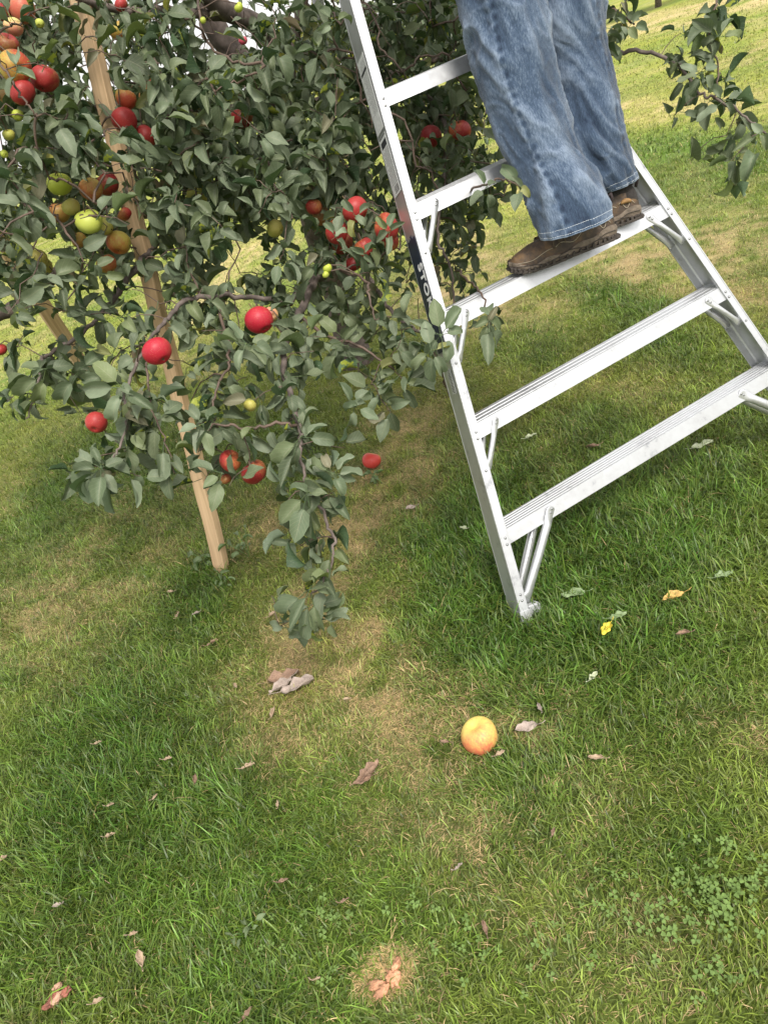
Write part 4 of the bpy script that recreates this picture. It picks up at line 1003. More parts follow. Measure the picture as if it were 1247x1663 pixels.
FL = [
 (462, 1098, 56, 12, 'brown', 'pinkish brown curled leaf, upper piece of the big dead clump left of centre', .9, .9),
 (455, 1114, 44, 240, 'grey', 'greyish curled leaf, lower left piece of the big dead clump left of centre', 1.0, 1.0),
 (484, 1112, 58, 28, 'grey', 'wide dry leaf, right piece of the big dead clump left of centre', .8, .8),
 (600, 1252, 48, 75, 'brown', 'upright folded brown leaf of the pair below the big dead clump', .8, 1.1),
 (588, 1266, 34, 210, 'brown', 'short brown leaf tucked under the folded one below the big dead clump', .9, .9),
 (403, 1244, 24, 25, 'tan', 'small rolled tan leaf on green grass left of the brown pair', .5, 1.2),
 (854, 1181, 38, 190, 'grey', 'pinkish grey triangular leaf right of the large yellow apple', .3, .5),
 (812, 1223, 18, 45, 'tan', 'small tan leaf touching the lower right side of the large yellow apple', .5, .9),
 (722, 1204, 16, 150, 'brown', 'small brown leaf just left of the large yellow apple', .5, .9),
 (876, 1148, 19, 110, 'grey', 'little greyish leaf above the triangular one right of the yellow apple', .5, 1.0),
 (967, 1230, 26, 155, 'tan', 'narrow tan leaf in the grass well right of the large yellow apple', .5, 1.1),
 (228, 1556, 34, 120, 'tan', 'pale pink tan curled leaf standing in the grass at lower left', .8, .8),
 (787, 1506, 26, 110, 'brown', 'brown rolled leaf in the grass below the yellow apple near the bottom', .7, 1.1),
 (745, 1407, 16, 60, 'grey', 'tiny pale curled leaf midway between yellow apple and bottom edge', .6, 1.0),
 (984, 1021, 30, 260, 'yellow', 'bright yellow leaf with dark specks right of the ladder foot', .4, .35),
 (1003, 1000, 30, 15, 'green', 'grey green leaf touching the bright yellow one', .3, .3),
 (930, 964, 38, 165, 'green', 'green pointed leaf lying between ladder foot and yellow leaf', .3, .35),
 (1092, 969, 38, 200, 'amber', 'folded amber and brown leaf in dark grass at right', .4, .9),
 (1175, 933, 32, 20, 'green', 'light green leaf in the grass near the right edge', .3, .4),
 (1140, 722, 36, 10, 'pale', 'long pale leaf lying beyond the lowest ladder step', .3, .4),
 (962, 724, 20, 150, 'brown', 'small brown leaf seen between the lower two ladder steps', .4, .7),
 (666, 824, 18, 170, 'grey', 'small pale grey leaf left of the ladder rail', .3, .4),
 (752, 857, 15, 130, 'pale', 'small pale green leaf just left of the lower ladder rail', .3, .5),
 (289, 998, 14, 100, 'tan', 'tiny tan leaf near the foot of the stake, right of a second tiny one', .5, 1.0),
 (277, 961, 14, 160, 'tan', 'tiny tan leaf upper left of another near the foot of the stake', .5, 1.0),
 (345, 1043, 18, 60, 'brown', 'small brown leaf in the grass straight below the stake foot', .4, .9),
 (318, 996, 12, 200, 'grey', 'tiny grey leaf below the weeds at the stake foot', .4, .9),
 (443, 1157, 22, 100, 'tan', 'slim tan leaf under the left side of the big dead clump', .5, 1.1),
 (443, 996, 16, 80, 'tan', 'small tan leaf left of the lowest hanging branch tip', .5, 1.0),
 (382, 1113, 14, 120, 'tan', 'small tan leaf left of the big dead clump', .5, 1.0),
 (963, 1098, 22, 70, 'pale', 'pale green leaf standing on edge below the yellow leaf', .3, .8),
 (1108, 1028, 22, 170, 'brown', 'thin brown leaf right of the bright yellow leaf', .3, 1.0),
 (562, 1135, 12, 160, 'tan', 'tiny orange tan leaf right of the big dead clump', .4, .8),
 (180, 1307, 13, 20, 'tan', 'tiny round tan leaf at left on the dark green turf', .3, .7),
 (160, 1206, 14, 20, 'tan', 'small cream leaf higher on the dark green turf at left', .4, .8),
 (273, 1232, 15, 10, 'tan', 'small cream leaf on the dark green turf between two others', .4, .8),
 (317, 1265, 20, 110, 'brown', 'dark brown leaf on green turf left of the rolled tan leaf', .5, 1.0),
 (252, 1294, 12, 80, 'tan', 'tiny upright cream leaf lower on the dark green turf', .5, 1.0),
 (451, 1305, 14, 110, 'tan', 'small cream leaf below and right of the rolled tan leaf', .5, .9),
 (180, 1356, 18, 15, 'tan', 'cream curled leaf lowest of the column on the dark green turf', .5, .9),
 (93, 1470, 16, 200, 'grey', 'pale grey leaf at left above the red pulpy apple scrap', .4, .7),
 (160, 1625, 20, 40, 'tan', 'tan leaf right below the red pulpy apple scrap', .4, .9),
 (460, 1430, 18, 20, 'brown', 'small brownish leaf left of centre near the bottom', .5, .8),
 (217, 1516, 16, 20, 'tan', 'narrow pale leaf above the curled pink tan leaf at lower left', .4, 1.0),
 (560, 1462, 16, 40, 'brown', 'faint brown leaf above the orange rotting apple', .5, .9),
 (514, 1590, 14, 20, 'tan', 'tiny tan leaf left of the orange rotting apple', .5, .9),
 (898, 1351, 15, 90, 'brown', 'small brown leaf right of centre below the yellow apple', .5, .9),
 (862, 708, 20, 30, 'pale', 'faint pale leaf in grass between the second and third steps', .3, .8),
 (3, 1396, 20, 60, 'tan', 'tan leaf cut by the left edge', .5, .9),
 (402, 1645, 22, 80, 'brown', 'brown leaf at the bottom edge left of the rotting apple', .5, 1.0),
]
for f in FL:
    x, y, l, a_, ty, lb, cu, fo_ = f
    fallen(x, y, l, a_, ty, lb, cu, fo_)

# rotting apple scraps in pockets of dead grass
ROT1 = simple('rot_flesh_orange', (.50, .25, .14), .6, nscale=50, namt=.4, bump=.8, bscale=90); ROT2 = simple('rot_skin_red', (.26, .09, .06), .6, nscale=60, namt=.5, bump=.8, bscale=90)
def scrap(px, py, Lpx, mats, label, seed, nchunks):
    O = hp(px, py, .012); zc = proj(O)[2][0]; R_ = Lpx/FPX*zc/2; root = empty('rotten_apple', tuple(O), label, 'rotten apple'); q = np.random.default_rng(seed)
    for k in range(nchunks):
        bm = bmesh.new(); bmesh.ops.create_icosphere(bm, subdivisions=4, radius=1); off = Vector(q.normal(0, 10, 3))
        sc = Vector((q.uniform(.22, .45), q.uniform(.14, .30), .13))*R_; c = Vector((q.normal(0, .40), q.normal(0, .28), 0))*R_; rz = q.uniform(0, 3)
        for vtx in bm.verts:
            d = vtx.co.copy(); f = 1+.55*mnoise.noise(d*1.6+off)+.22*mnoise.noise(d*5+off); vtx.co = Matrix.Rotation(rz, 3, 'Z') @ Vector((d.x*sc.x*f, d.y*sc.y*f, d.z*sc.z*f))+c
        me = bpy.data.meshes.new('flesh'); bm.to_mesh(me); bm.free(); o = link('flesh', me, mats[k % len(mats)], None, True); o.parent = root
    return root
scrap(620, 1584, 84, [ROT1], 'orange rotting apple remains in a nest of bleached grass at the bottom', 3, 5)
scrap(92, 1610, 56, [ROT2, ROT2, simple('rot_pulp', (.45, .26, .18), .7, nscale=70, namt=.4)], 'red brown pulpy apple scrap in green grass at bottom left', 8, 6)
# bleached grass nest
Pn = []
for (px, py, rp, cnt) in ((622, 1580, 46, 2000), (92, 1612, 26, 130), (1040, 1640, 20, 20)):
    c = hp(px, py); R_ = rp/FPX*proj(c)[2][0]
    a_ = rng.uniform(0, 2*pi, cnt); r_ = R_*np.sqrt(rng.random(cnt))*1.0; Pn.append(np.c_[c[0]+r_*np.cos(a_)*1.1, c[1]+r_*np.sin(a_)*.8])
Vb, Q_, T_, C_ = blades(np.concatenate(Pn), .055, .0019, 1.5, straw_only=True); C_[:, :3] *= 1.25
g = link('dead_grass', npmesh('dead_grass', Vb, [Q_, T_], col=C_), mgr); prop(g, 'bleached dead grass matted around the rotting apples', 'grass', kind='stuff')

# clover and broad-leaved weeds
CLO = simple('clover_leaf', (.115, .185, .040), .8, nscale=120, namt=.3); WEED = simple('weed_leaf', (.13, .22, .07), .55, nscale=60, namt=.3, bump=.2)
m = MB()
for (px, py, rp, cnt) in ((1150, 1455, 75, 120), (1215, 1420, 60, 70), (1090, 1500, 60, 40), (520, 1480, 50, 40), (760, 1530, 70, 30), (1000, 1440, 60, 35), (890, 1560, 70, 25), (1180, 1560, 70, 35), (660, 1450, 50, 18), (420, 1540, 40, 12), (900, 960, 60, 10), (540, 1560, 60, 20)):
    for k in range(int(cnt*.5)):
        u_, v_ = px+random.gauss(0, rp*.55), py+random.gauss(0, rp*.45); c = hp(u_, v_, random.uniform(.012, .034)); s = random.uniform(.0034, .0060); a0 = random.uniform(0, 2*pi)
        nz = np.array([random.gauss(0, .3), random.gauss(-.15, .3), 1]); nz /= np.linalg.norm(nz)
        e1 = np.cross(nz, [0, 1, 0]); e1 /= np.linalg.norm(e1); e2 = np.cross(nz, e1)
        for q in range(3):
            aa = a0+q*2*pi/3; dx = cos(aa)*e1+sin(aa)*e2; dy = np.cross(nz, dx)
            pts = [(0, 0), (.7, .55), (1.25, .72), (1.6, .5), (1.5, 0), (1.6, -.5), (1.25, -.72), (.7, -.55)]
            m.add([c+dx*s*x_+dy*s*y_+nz*s*(.12*abs(y_)) for x_, y_ in pts], [(0, 1, 2, 3, 4), (0, 4, 5, 6, 7)])
        m.tube([c, c-nz*.015+np.array([0, 0, -.02]), [c[0], c[1], 0]], [.0006, .0006, .0006], 4, cap=False)
prop(m.build('clover', CLO, None), 'patches of round-leaved clover growing through the lawn near the bottom right', 'clover', kind='stuff')
def weed(px, py, h_, nl, Ls, label, name='weed'):
    O = hp(px, py, 0); root = empty(name, tuple(O), label, 'weed'); q = np.random.default_rng(int(px+py)); n = nl
    m = MB(); P_, A_, N_, S_ = [], [], [], []
    for k in range(max(2, n//4)):
        a_ = q.uniform(0, 2*pi); tip = O+np.array([cos(a_)*h_*.5, sin(a_)*h_*.5, h_*q.uniform(.5, 1)]); m.tube([O, (O+tip)/2+[0, 0, .01], tip], [.0016, .0013, .0009], 5)
        for j in range(4):
            b_ = O+(tip-O)*(.35+.2*j); d = np.array([cos(a_+j*2.2), sin(a_+j*2.2), q.uniform(-.1, .5)]); P_.append(b_+d*.01); A_.append(d); N_.append(np.array([0, -.3, 1])+q.normal(0, .25, 3)); S_.append(Ls*q.uniform(.6, 1.1))
    s = m.build('stem', WEED, None, smooth=True); s.parent = root; s.matrix_parent_inverse = Matrix.Translation(-Vector(root.location))
    n = len(P_); cc_ = np.tile([.14, .23, .075, 0], (n, 1)); cc_[:, :3] *= q.normal(1, .15, (n, 1))
    V_, F_, U_, C_ = build_leaves(np.array(P_), np.array(A_), np.array(N_), np.array(S_), cc_, q.integers(0, 16, n))
    o = link('leaves', npmesh('leaves', V_, F_, uv=U_, col=C_), LEAFM, None, True); o.parent = root; o.matrix_parent_inverse = Matrix.Translation(-Vector(root.location))
weed(335, 915, .09, 10, .045, 'broad-leaved weed growing on the left side of the stake foot')
weed(405, 905, .11, 14, .040, 'leafy light green weed just right of the stake foot')
weed(365, 955, .07, 8, .035, 'low weed right in front of the stake foot')
weed(620, 785, .07, 12, .035, 'low green weed below the small orange red apple')
weed(400, 1520, .06, 6, .022, 'small light green seedling in the turf at lower left')
weed(445, 610, .25, 16, .05, 'tall light green weed behind the drooping branch')

# ---------------------------------------------------------------- far trees on the horizon
def far_tree(x, y, hgt, wd, label, cname, colr, seed):
    q = np.random.default_rng(seed); root = empty('distant_tree', (x, y, 0), label, 'tree', 'trees along the far edge of the lawn')
    m = MB(); m.tube([(x, y, -.1), (x+.1, y, hgt*.3), (x, y, hgt*.62)], [.035*hgt, .028*hgt, .012*hgt], 8)
    for k in range(6):
        a_ = k*1.05+q.random(); m.tube([(x, y, hgt*(.25+.06*k)), (x+cos(a_)*wd*.3, y+sin(a_)*wd*.3, hgt*(.42+.08*k))], [.012*hgt, .004*hgt], 6)
    t = m.build('trunk', BARK, root, smooth=True)
    n = 2600; cl_ = []
    while len(cl_) < 26:
        d = q.normal(size=3); d /= np.linalg.norm(d); cl_.append(np.array([x, y, hgt*.58])+d*np.array([wd*.38, wd*.38, hgt*.32])*q.random()**.4)
    cl_ = np.array(cl_); k = q.integers(0, 26, n); P = cl_[k]+q.normal(0, 1, (n, 3))*np.array([wd*.085, wd*.085, hgt*.07])
    A_ = q.normal(size=(n, 3)); N_ = q.normal(size=(n, 3))+[0, 0, .6]; S = q.uniform(.14, .30, n)*hgt/7
    A_ /= np.linalg.norm(A_, axis=1)[:, None]; N_ -= A_*(N_*A_).sum(1)[:, None]; N_ /= np.linalg.norm(N_, axis=1)[:, None]; B_ = np.cross(N_, A_)
    V = np.stack([P-A_*S[:, None], P+B_*S[:, None]*.5, P+A_*S[:, None], P-B_*S[:, None]*.5], 1).reshape(-1, 3)
    cv = np.repeat(np.array(colr)*q.normal(1, .2, (n, 1)).clip(.5, 1.5), 4, axis=0)
    o = link('crown', npmesh('crown', V, (np.arange(n)*4)[:, None]+np.arange(4), col=np.c_[cv, np.ones(len(cv))]), mgr, root)
rt = random.Random(9)
descs = ['low yellow leaved tree', 'yellow green bushy tree', 'round olive tree', 'golden tree with a thin crown', 'wide yellow green tree', 'dark green tree']
places = ['at the far left end of the lawn', 'second from the left on the horizon', 'behind the left stake on the horizon', 'on the horizon left of the grey limb', 'seen under the grey limb', 'on the horizon behind the trunk', 'behind the ladder rail on the horizon', 'far off behind the jeans', 'farthest right on the horizon']
xsT = [-28, -23, -17.5, -12, -7, -2, 3.5, 9, 16]
for i, x in enumerate(xsT):
    c = [(.24, .24, .035), (.16, .20, .035), (.10, .14, .03), (.30, .25, .03), (.18, .22, .04), (.06, .10, .03)][i % 6]
    far_tree(x, 33+rt.uniform(-3, 5), rt.uniform(3.2, 4.6), rt.uniform(4.5, 6), descs[i % 6]+' '+places[i], '', c, 40+i)

# ---------------------------------------------------------------- climber
mj, N, L, b, out = mat('denim')
tc = N.new('ShaderNodeTexCoord'); uvn = N.new('ShaderNodeUVMap')
mp = N.new('ShaderNodeMapping'); mp.inputs['Scale'].default_value = (330, 75, 1); L.new(uvn.outputs[0], mp.inputs[0])
n1 = N.new('ShaderNodeTexNoise'); n1.inputs['Scale'].default_value = 1; n1.inputs['Detail'].default_value = 6; n1.inputs['Roughness'].default_value = .8; L.new(mp.outputs[0], n1.inputs['Vector'])
n2 = N.new('ShaderNodeTexNoise'); n2.inputs['Scale'].default_value = 7; n2.inputs['Detail'].default_value = 4; L.new(tc.outputs['Object'], n2.inputs['Vector'])
wv = N.new('ShaderNodeTexWave'); wv.inputs['Scale'].default_value = 420; wv.inputs['Distortion'].default_value = 2; mpw = N.new('ShaderNodeMapping'); mpw.inputs['Rotation'].default_value = (0, 0, radians(35)); L.new(uvn.outputs[0], mpw.inputs[0]); L.new(mpw.outputs[0], wv.inputs['Vector'])
mx = N.new('ShaderNodeMix'); mx.data_type = 'FLOAT'; mx.inputs[0].default_value = .3; L.new(n1.outputs[0], mx.inputs[2]); L.new(n2.outputs[0], mx.inputs[3])
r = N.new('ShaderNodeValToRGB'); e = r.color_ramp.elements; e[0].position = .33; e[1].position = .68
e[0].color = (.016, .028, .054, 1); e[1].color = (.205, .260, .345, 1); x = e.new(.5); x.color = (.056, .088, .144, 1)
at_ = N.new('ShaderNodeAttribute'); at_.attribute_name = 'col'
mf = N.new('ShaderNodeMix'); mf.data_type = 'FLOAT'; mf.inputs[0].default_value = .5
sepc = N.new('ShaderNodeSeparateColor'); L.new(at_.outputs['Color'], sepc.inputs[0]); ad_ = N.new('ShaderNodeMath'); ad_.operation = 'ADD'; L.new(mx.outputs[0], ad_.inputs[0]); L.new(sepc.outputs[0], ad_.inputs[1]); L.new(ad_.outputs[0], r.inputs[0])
L.new(r.outputs[0], b.inputs['Base Color']); b.inputs['Roughness'].default_value = .9; b.inputs['Specular IOR Level'].default_value = .15; b.inputs['Sheen Weight'].default_value = .25
bp = N.new('ShaderNodeBump'); bp.inputs['Strength'].default_value = .35; bp.inputs['Distance'].default_value = .0015; L.new(wv.outputs[0], bp.inputs['Height'])
bp2 = N.new('ShaderNodeBump'); bp2.inputs['Strength'].default_value = .35; bp2.inputs['Distance'].default_value = .004; L.new(n1.outputs[0], bp2.inputs['Height']); L.new(bp.outputs[0], bp2.inputs['Normal']); L.new(bp2.outputs[0], b.inputs['Normal'])
DENIM = mj; THREAD = simple('pale_thread', (.62, .66, .70), .8)
STEP3 = RP(0, s0+.61)+upL*.031+nL*.0042     # tread plane point
def on_tread(px, py):
    d = at(px, py, 1)-CP; t = ((STEP3-CP)@vert)/(d@vert); return CP+d*t
person = empty('person', tuple((RP(0, s0+.61)+RP(1, s0+.61))/2), 'person in blue jeans and brown hiking shoes standing on the third ladder step', 'person')
# leg outlines: (py, left px, right px) along each trouser leg, hem first, and distance
def leg_mesh(rows, zf, seamang, seed, name):
    """rows: (cu, cv, halfwidth_px, distance)"""
    C3 = np.array([[*at(u_, v_, z_), h_/FPX*z_] for (u_, v_, h_, z_) in rows])
    path = smooth_path(C3, 22); n = len(path); nu_ = 110
    seg = np.linalg.norm(np.diff(path[:, :3], axis=0), axis=1); sl = np.concatenate([[0], np.cumsum(seg)])
    V = np.zeros((n, nu_, 3)); UV = np.zeros((n, nu_, 2)); FA = np.zeros((n, nu_))
    viewax = Fv; frames = []
    for i in range(n):
        t = path[min(i+1, n-1), :3]-path[max(i-1, 0), :3]; t /= np.linalg.norm(t)
        wv_ = max(0., 1-sl[i]/.16); t = t*(1-wv_)+(-vert if t@vert < 0 else vert)*wv_; t /= np.linalg.norm(t)
        a_ = np.cross(t, viewax); a_ /= np.linalg.norm(a_); b_ = np.cross(t, a_)     # a: image-left/right, b: towards/away camera
        if b_@Fv > 0: b_ = -b_
        if a_@R2 < 0: a_ = -a_
        frames.append((t, a_, b_))
        R_ = path[i, 3]; s = sl[i]
        for j in range(nu_):
            th = 2*pi*j/nu_
            ca, sa = cos(th), sin(th)
            # folds: rings stacking near hem, long diagonal drags, knee creases
            hem = math.exp(-((s-.10)/.09)**2)
            ph = seed*1.7
            P2 = Vector((ca*1.4+ph, sa*1.4, s*4.5)); P3 = Vector((ca*2.6, sa*2.6+ph, s*14+ca*1.5))
            nz = mnoise.noise(P2)*.10+mnoise.noise(P3)*.045+mnoise.noise(P3*2.1)*.022+.030*max(0, 1-abs(mnoise.noise(P3*.8+Vector((5, 1, 2))))*6)
            rid = 1-abs(mnoise.noise(Vector((ca*1.1+ph, sa*1.1+3, s*11-sa*1.4+ca*1.2))))*3.2
            nz += .10*max(0, rid)**1.3*(hem*.9+.20)*(1 if s > .03 else s/.03)
            kn = math.exp(-((s-.52)/.10)**2); rid2 = 1-abs(mnoise.noise(Vector((ca*1.5+ph+9, sa*1.3, s*9+ca*2.0))))*3
            nz += .070*max(0, rid2)**1.4*(kn+.35)
            dia = 1-abs(mnoise.noise(Vector((ca*.8+ph+4, sa*.8, s*6.5+ca*1.5-sa*.7))))*4.2; nz += .075*max(0, dia)**1.5*(.5+.5*min(1, s/.5))
            rr = R_*(1+nz-.055)
            dth = abs((th-seamang+pi) % (2*pi)-pi)
            if dth < .05: rr += .0018
            if dth < .16: rr += .0016*sin(s*2*pi/.027+.6*sin(s*40))*(1-dth/.16)
            V[i, j] = path[i, :3]+a_*ca*rr+b_*sa*rr*zf
            UV[i, j] = (th/(2*pi)*.6, s)
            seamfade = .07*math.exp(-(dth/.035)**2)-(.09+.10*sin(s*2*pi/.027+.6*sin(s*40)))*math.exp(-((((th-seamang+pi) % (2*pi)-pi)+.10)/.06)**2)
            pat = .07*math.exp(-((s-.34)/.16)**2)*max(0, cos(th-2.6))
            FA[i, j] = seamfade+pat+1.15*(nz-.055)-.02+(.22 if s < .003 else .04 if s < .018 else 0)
    idx = np.arange(n*nu_).reshape(n, nu_); nx_ = np.roll(idx, -1, 1)
    F_ = np.stack([idx[:-1], nx_[:-1], nx_[1:], idx[1:]], -1).reshape(-1, 4)
    return V, UV, FA, F_, path, frames, sl
near_rows = [(934, 366, 60, 2.00), (926, 342, 60, 2.00), (913, 312, 58, 2.00), (893, 275, 54, 2.0), (872, 225, 56, 1.99), (852, 170, 60, 1.98), (835, 110, 64, 1.96), (824, 50, 64, 1.94), (813, 0, 66, 1.92), (800, -80, 74, 1.88), (795, -180, 84, 1.84), (800, -300, 100, 1.80)]
far_rows = [(996, 302, 36, 2.17), (984, 284, 43, 2.16), (971, 258, 48, 2.15), (958, 220, 52, 2.13), (945, 150, 54, 2.11), (928, 85, 56, 2.09), (918, 30, 60, 2.06), (912, -30, 68, 2.04), (900, -120, 78, 2.0), (885, -300, 100, 1.95)]
Vn, UVn, FAn, Fn, pn, frn, sln = leg_mesh(near_rows, .92, radians(125), 1, 'n')
Vf, UVf, FAf, Ff2, pf_, frf, slf = leg_mesh(far_rows, .95, radians(60), 6, 'f')
# pelvis block joining the legs (above the frame)
hipL, hipR = pn[-1, :3], pf_[-1, :3]; hc = (hipL+hipR)/2
axu = np.array([-.05, .12, .99]); axu /= np.linalg.norm(axu); latv = hipR-hipL; latv -= axu*(latv@axu); latv /= np.linalg.norm(latv); frt = np.cross(latv, axu)
def tor_ring(c, a_, b_, nu_=48):
    return [np.array(c)+latv*a_*cos(2*pi*k/nu_)+frt*b_*sin(2*pi*k/nu_) for k in range(nu_)]
pel = [(-.10, .05, .05), (-.05, .15, .10), (0, .185, .13), (.08, .185, .13), (.16, .165, .115), (.22, .16, .11)]
ringsP = [tor_ring(hc+axu*h_, a_, b_) for h_, a_, b_ in pel]
Vp = np.array(ringsP).reshape(-1, 3); ip = np.arange(len(pel)*48).reshape(-1, 48); npx = np.roll(ip, -1, 1); Fp = np.stack([ip[:-1], npx[:-1], npx[1:], ip[1:]], -1).reshape(-1, 4)
Va = np.vstack([Vn.reshape(-1, 3), Vf.reshape(-1, 3), Vp]); o1 = Vn.size//3; o2 = o1+Vf.size//3
col_ = np.concatenate([FAn.ravel(), FAf.ravel(), np.zeros(len(Vp))]); 
uv_ = np.vstack([UVn.reshape(-1, 2), UVf.reshape(-1, 2)+[.7, 0], np.tile([.2, 1], (len(Vp), 1))])
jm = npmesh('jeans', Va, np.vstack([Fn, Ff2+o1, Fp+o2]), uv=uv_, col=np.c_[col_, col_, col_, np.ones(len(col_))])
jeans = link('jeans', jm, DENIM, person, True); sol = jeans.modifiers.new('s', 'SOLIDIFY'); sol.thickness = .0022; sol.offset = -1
# stitching: hems (two rows) and outer seam rows
m = MB()
def stitch(V, i_f, j_f, cnt, dash=.6, r_=.0007, lift=.0006, cent=None):
    pass
def ringpts(V, path, i, lift):
    return [V[i, j]+(V[i, j]-path[i, :3])/np.linalg.norm(V[i, j]-path[i, :3])*lift for j in range(V.shape[1])]
for (V_, pa_, sl_) in ((Vn, pn, sln), (Vf, pf_, slf)):
    for dist_ in (.004, .017):
        i = int(np.searchsorted(sl_, dist_)); pts = ringpts(V_, pa_, max(i, 0), .0005)
        for j in range(0, len(pts)):
            a_, b_ = pts[j], pts[(j+1) % len(pts)]; m.tube([a_, a_+(b_-a_)*.72], [.0021, .0021], 5)
j0 = int(round(125/360*110))
for dj in (-1, 1):
    for i in range(int(np.searchsorted(sln, .02)), len(pn)-1):
        a_ = Vn[i, (j0+dj) % 110]; b_ = Vn[i+1, (j0+dj) % 110]; w_ = (a_-pn[i, :3]); w_ = w_/np.linalg.norm(w_)*.0005
        if np.linalg.norm(b_-a_) > 0: m.tube([a_+w_, a_+w_+(b_-a_)*.6], [.0012, .0012], 4)
st = m.build('stitching', THREAD, jeans); st.matrix_parent_inverse = Matrix.Identity(4)

# shoes
LEATH, N, L, b, out = mat('shoe_leather')
tc = N.new('ShaderNodeTexCoord'); n1 = N.new('ShaderNodeTexNoise'); n1.inputs['Scale'].default_value = 26; n1.inputs['Detail'].default_value = 8; n1.inputs['Roughness'].default_value = .7; L.new(tc.outputs['Object'], n1.inputs['Vector'])
r = N.new('ShaderNodeValToRGB'); e = r.color_ramp.elements; e[0].position = .36; e[1].position = .68; e[0].color = (.030, .021, .015, 1); e[1].color = (.17, .10, .045, 1); x = e.new(.5); x.color = (.070, .047, .032, 1)
L.new(n1.outputs[0], r.inputs[0]); L.new(r.outputs[0], b.inputs['Base Color']); b.inputs['Roughness'].default_value = .62
bp = N.new('ShaderNodeBump'); bp.inputs['Strength'].default_value = .5; bp.inputs['Distance'].default_value = .003; L.new(n1.outputs[0], bp.inputs['Height']); L.new(bp.outputs[0], b.inputs['Normal'])
MIDS = simple('shoe_midsole', (.165, .13, .10), .75, nscale=60, namt=.35, bump=.4, bscale=200); OUTS = simple('shoe_outsole', (.055, .045, .038), .8, nscale=80, namt=.4, bump=.4, bscale=200); DARKM = simple('shoe_mesh_fabric', (.035, .030, .028), .85, nscale=90, namt=.3, bump=.6, bscale=400); TANM = simple('shoe_tan_overlay', (.30, .17, .065), .7, nscale=50, namt=.3); LACE = simple('shoe_lace', (.10, .075, .05), .8); SEAMT = simple('shoe_seam_thread', (.42, .36, .27), .8)
def make_shoe(heel, toe, Wd, left):
    heel, toe = np.array(heel), np.array(toe); Ls = np.linalg.norm(toe-heel); ex = (toe-heel)/Ls; ez = vert-ex*(vert@ex); ez /= np.linalg.norm(ez); ey = np.cross(ez, ex)
    root = link('shoe', bpy.data.meshes.new('shoe'), [LEATH], person)
    T = lambda x, y, z: heel+ex*x*Ls+ey*y+ez*z
    tx = [0, .03, .09, .18, .30, .42, .52, .62, .72, .82, .90, .96, .99]
    hw = [.016, .027, .034, .036, .035, .036, .040, .0445, .047, .045, .038, .026, .012]
    solez = [.030, .031, .031, .029, .026, .024, .023, .022, .0215, .022, .025, .030, .034]
    topz = [.075, .098, .112, .116, .112, .104, .092, .080, .070, .062, .055, .048, .040]
    def prof(xq, arr): return float(np.interp(xq, tx, arr))
    xs_ = np.linspace(0, 1, 56)
    xs_ = .5-.5*np.cos(pi*xs_); xs_ = xs_*.99
    # upper
    V = []; nu_ = 26
    for xq in xs_:
        w_ = prof(xq, hw)*Wd/.1; zb = prof(xq, solez)-.006; zt = prof(xq, topz); cy = .006*(1 if left else -1)*sin(pi*xq)
        for k in range(nu_):
            t = -.12+(pi+.24)*k/(nu_-1)
            cs, sn = cos(t), sin(t)
            yy_ = w_*np.sign(cs)*abs(cs)**.72*(1-.30*max(0, sn)*(1 if xq < .55 else .5)); zz_ = zb+(zt-zb)*max(-.02, np.sign(sn)*abs(sn)**.85)
            px_ = Vector((xq*9, yy_*60, zz_*60)); bul = .0022*mnoise.noise(px_*.9)+.0014*mnoise.noise(px_*2.2)
            if .55 < xq < .74: bul += -.0016*abs(sin((xq-.55)*55))
            V.append(T(xq, yy_*(1+bul*12)+cy, zz_+bul))
    n = len(xs_); Fc = [(i*nu_+k, i*nu_+k+1, (i+1)*nu_+k+1, (i+1)*nu_+k) for i in range(n-1) for k in range(nu_-1)]
    Fc += [tuple(range(nu_))[::-1], tuple((n-1)*nu_+k for k in range(nu_))]
    mi = [0]*len(Fc); q = 0
    for i in range(n-1):
        for k in range(nu_-1):
            xq = xs_[i]; kk = min(k, nu_-2-k)
            if .10 < xq < .46 and 5 < kk: mi[q] = 1
            if xq < .10 and kk > 3: mi[q] = 1
            q += 1
    me = root.data; me.from_pydata([tuple(v_) for v_ in V], [], Fc); me.materials.append(DARKM); me.polygons.foreach_set('material_index', np.array(mi, dtype=np.int32)); me.polygons.foreach_set('use_smooth', np.ones(len(Fc), bool)); me.update()
    # midsole: flared band with a wavy upper edge
    m = MB(); nn_ = 96; per = []
    for k in range(nn_):
        t = 2*pi*k/nn_; xq = .5-.5*cos(t); sd_ = 1 if t < pi else -1; xq = min(max(xq, .0), 1.0)
        w_ = prof(min(xq, .99), hw)*Wd/.1*1.10*(1 if .02 < xq < .985 else .75); xe = -.012+xq*1.022
        per.append((xe, sd_*w_, xq))
    rows = []
    for (lev, grow) in ((0, .93), (.35, 1.0), (.75, 1.045), (1, .985)):
        row = []
        for (xe, yv, xq) in per:
            zt = prof(min(xq, .99), solez)+.010*max(0, 1-abs(xq-.16)/.22)+.005*sin(xq*21)+.004; zb = .0065+.010*max(0, (xq-.9)/.1)
            row.append(T(xe+(grow-1)*.25*(xq-.5), yv*grow+.006*(1 if left else -1)*sin(pi*xq), zb+(zt-zb)*lev))
        rows.append(row)
    V = [p_ for row in rows for p_ in row]; Fc = [(r_*nn_+k, r_*nn_+(k+1) % nn_, (r_+1)*nn_+(k+1) % nn_, (r_+1)*nn_+k) for r_ in range(3) for k in range(nn_)]+[tuple(range(nn_))[::-1]]
    m.add(V, Fc); ms_ = m.build('midsole', MIDS, root, smooth=True)
    # sculpted groove line along the midsole
    m = MB(); 
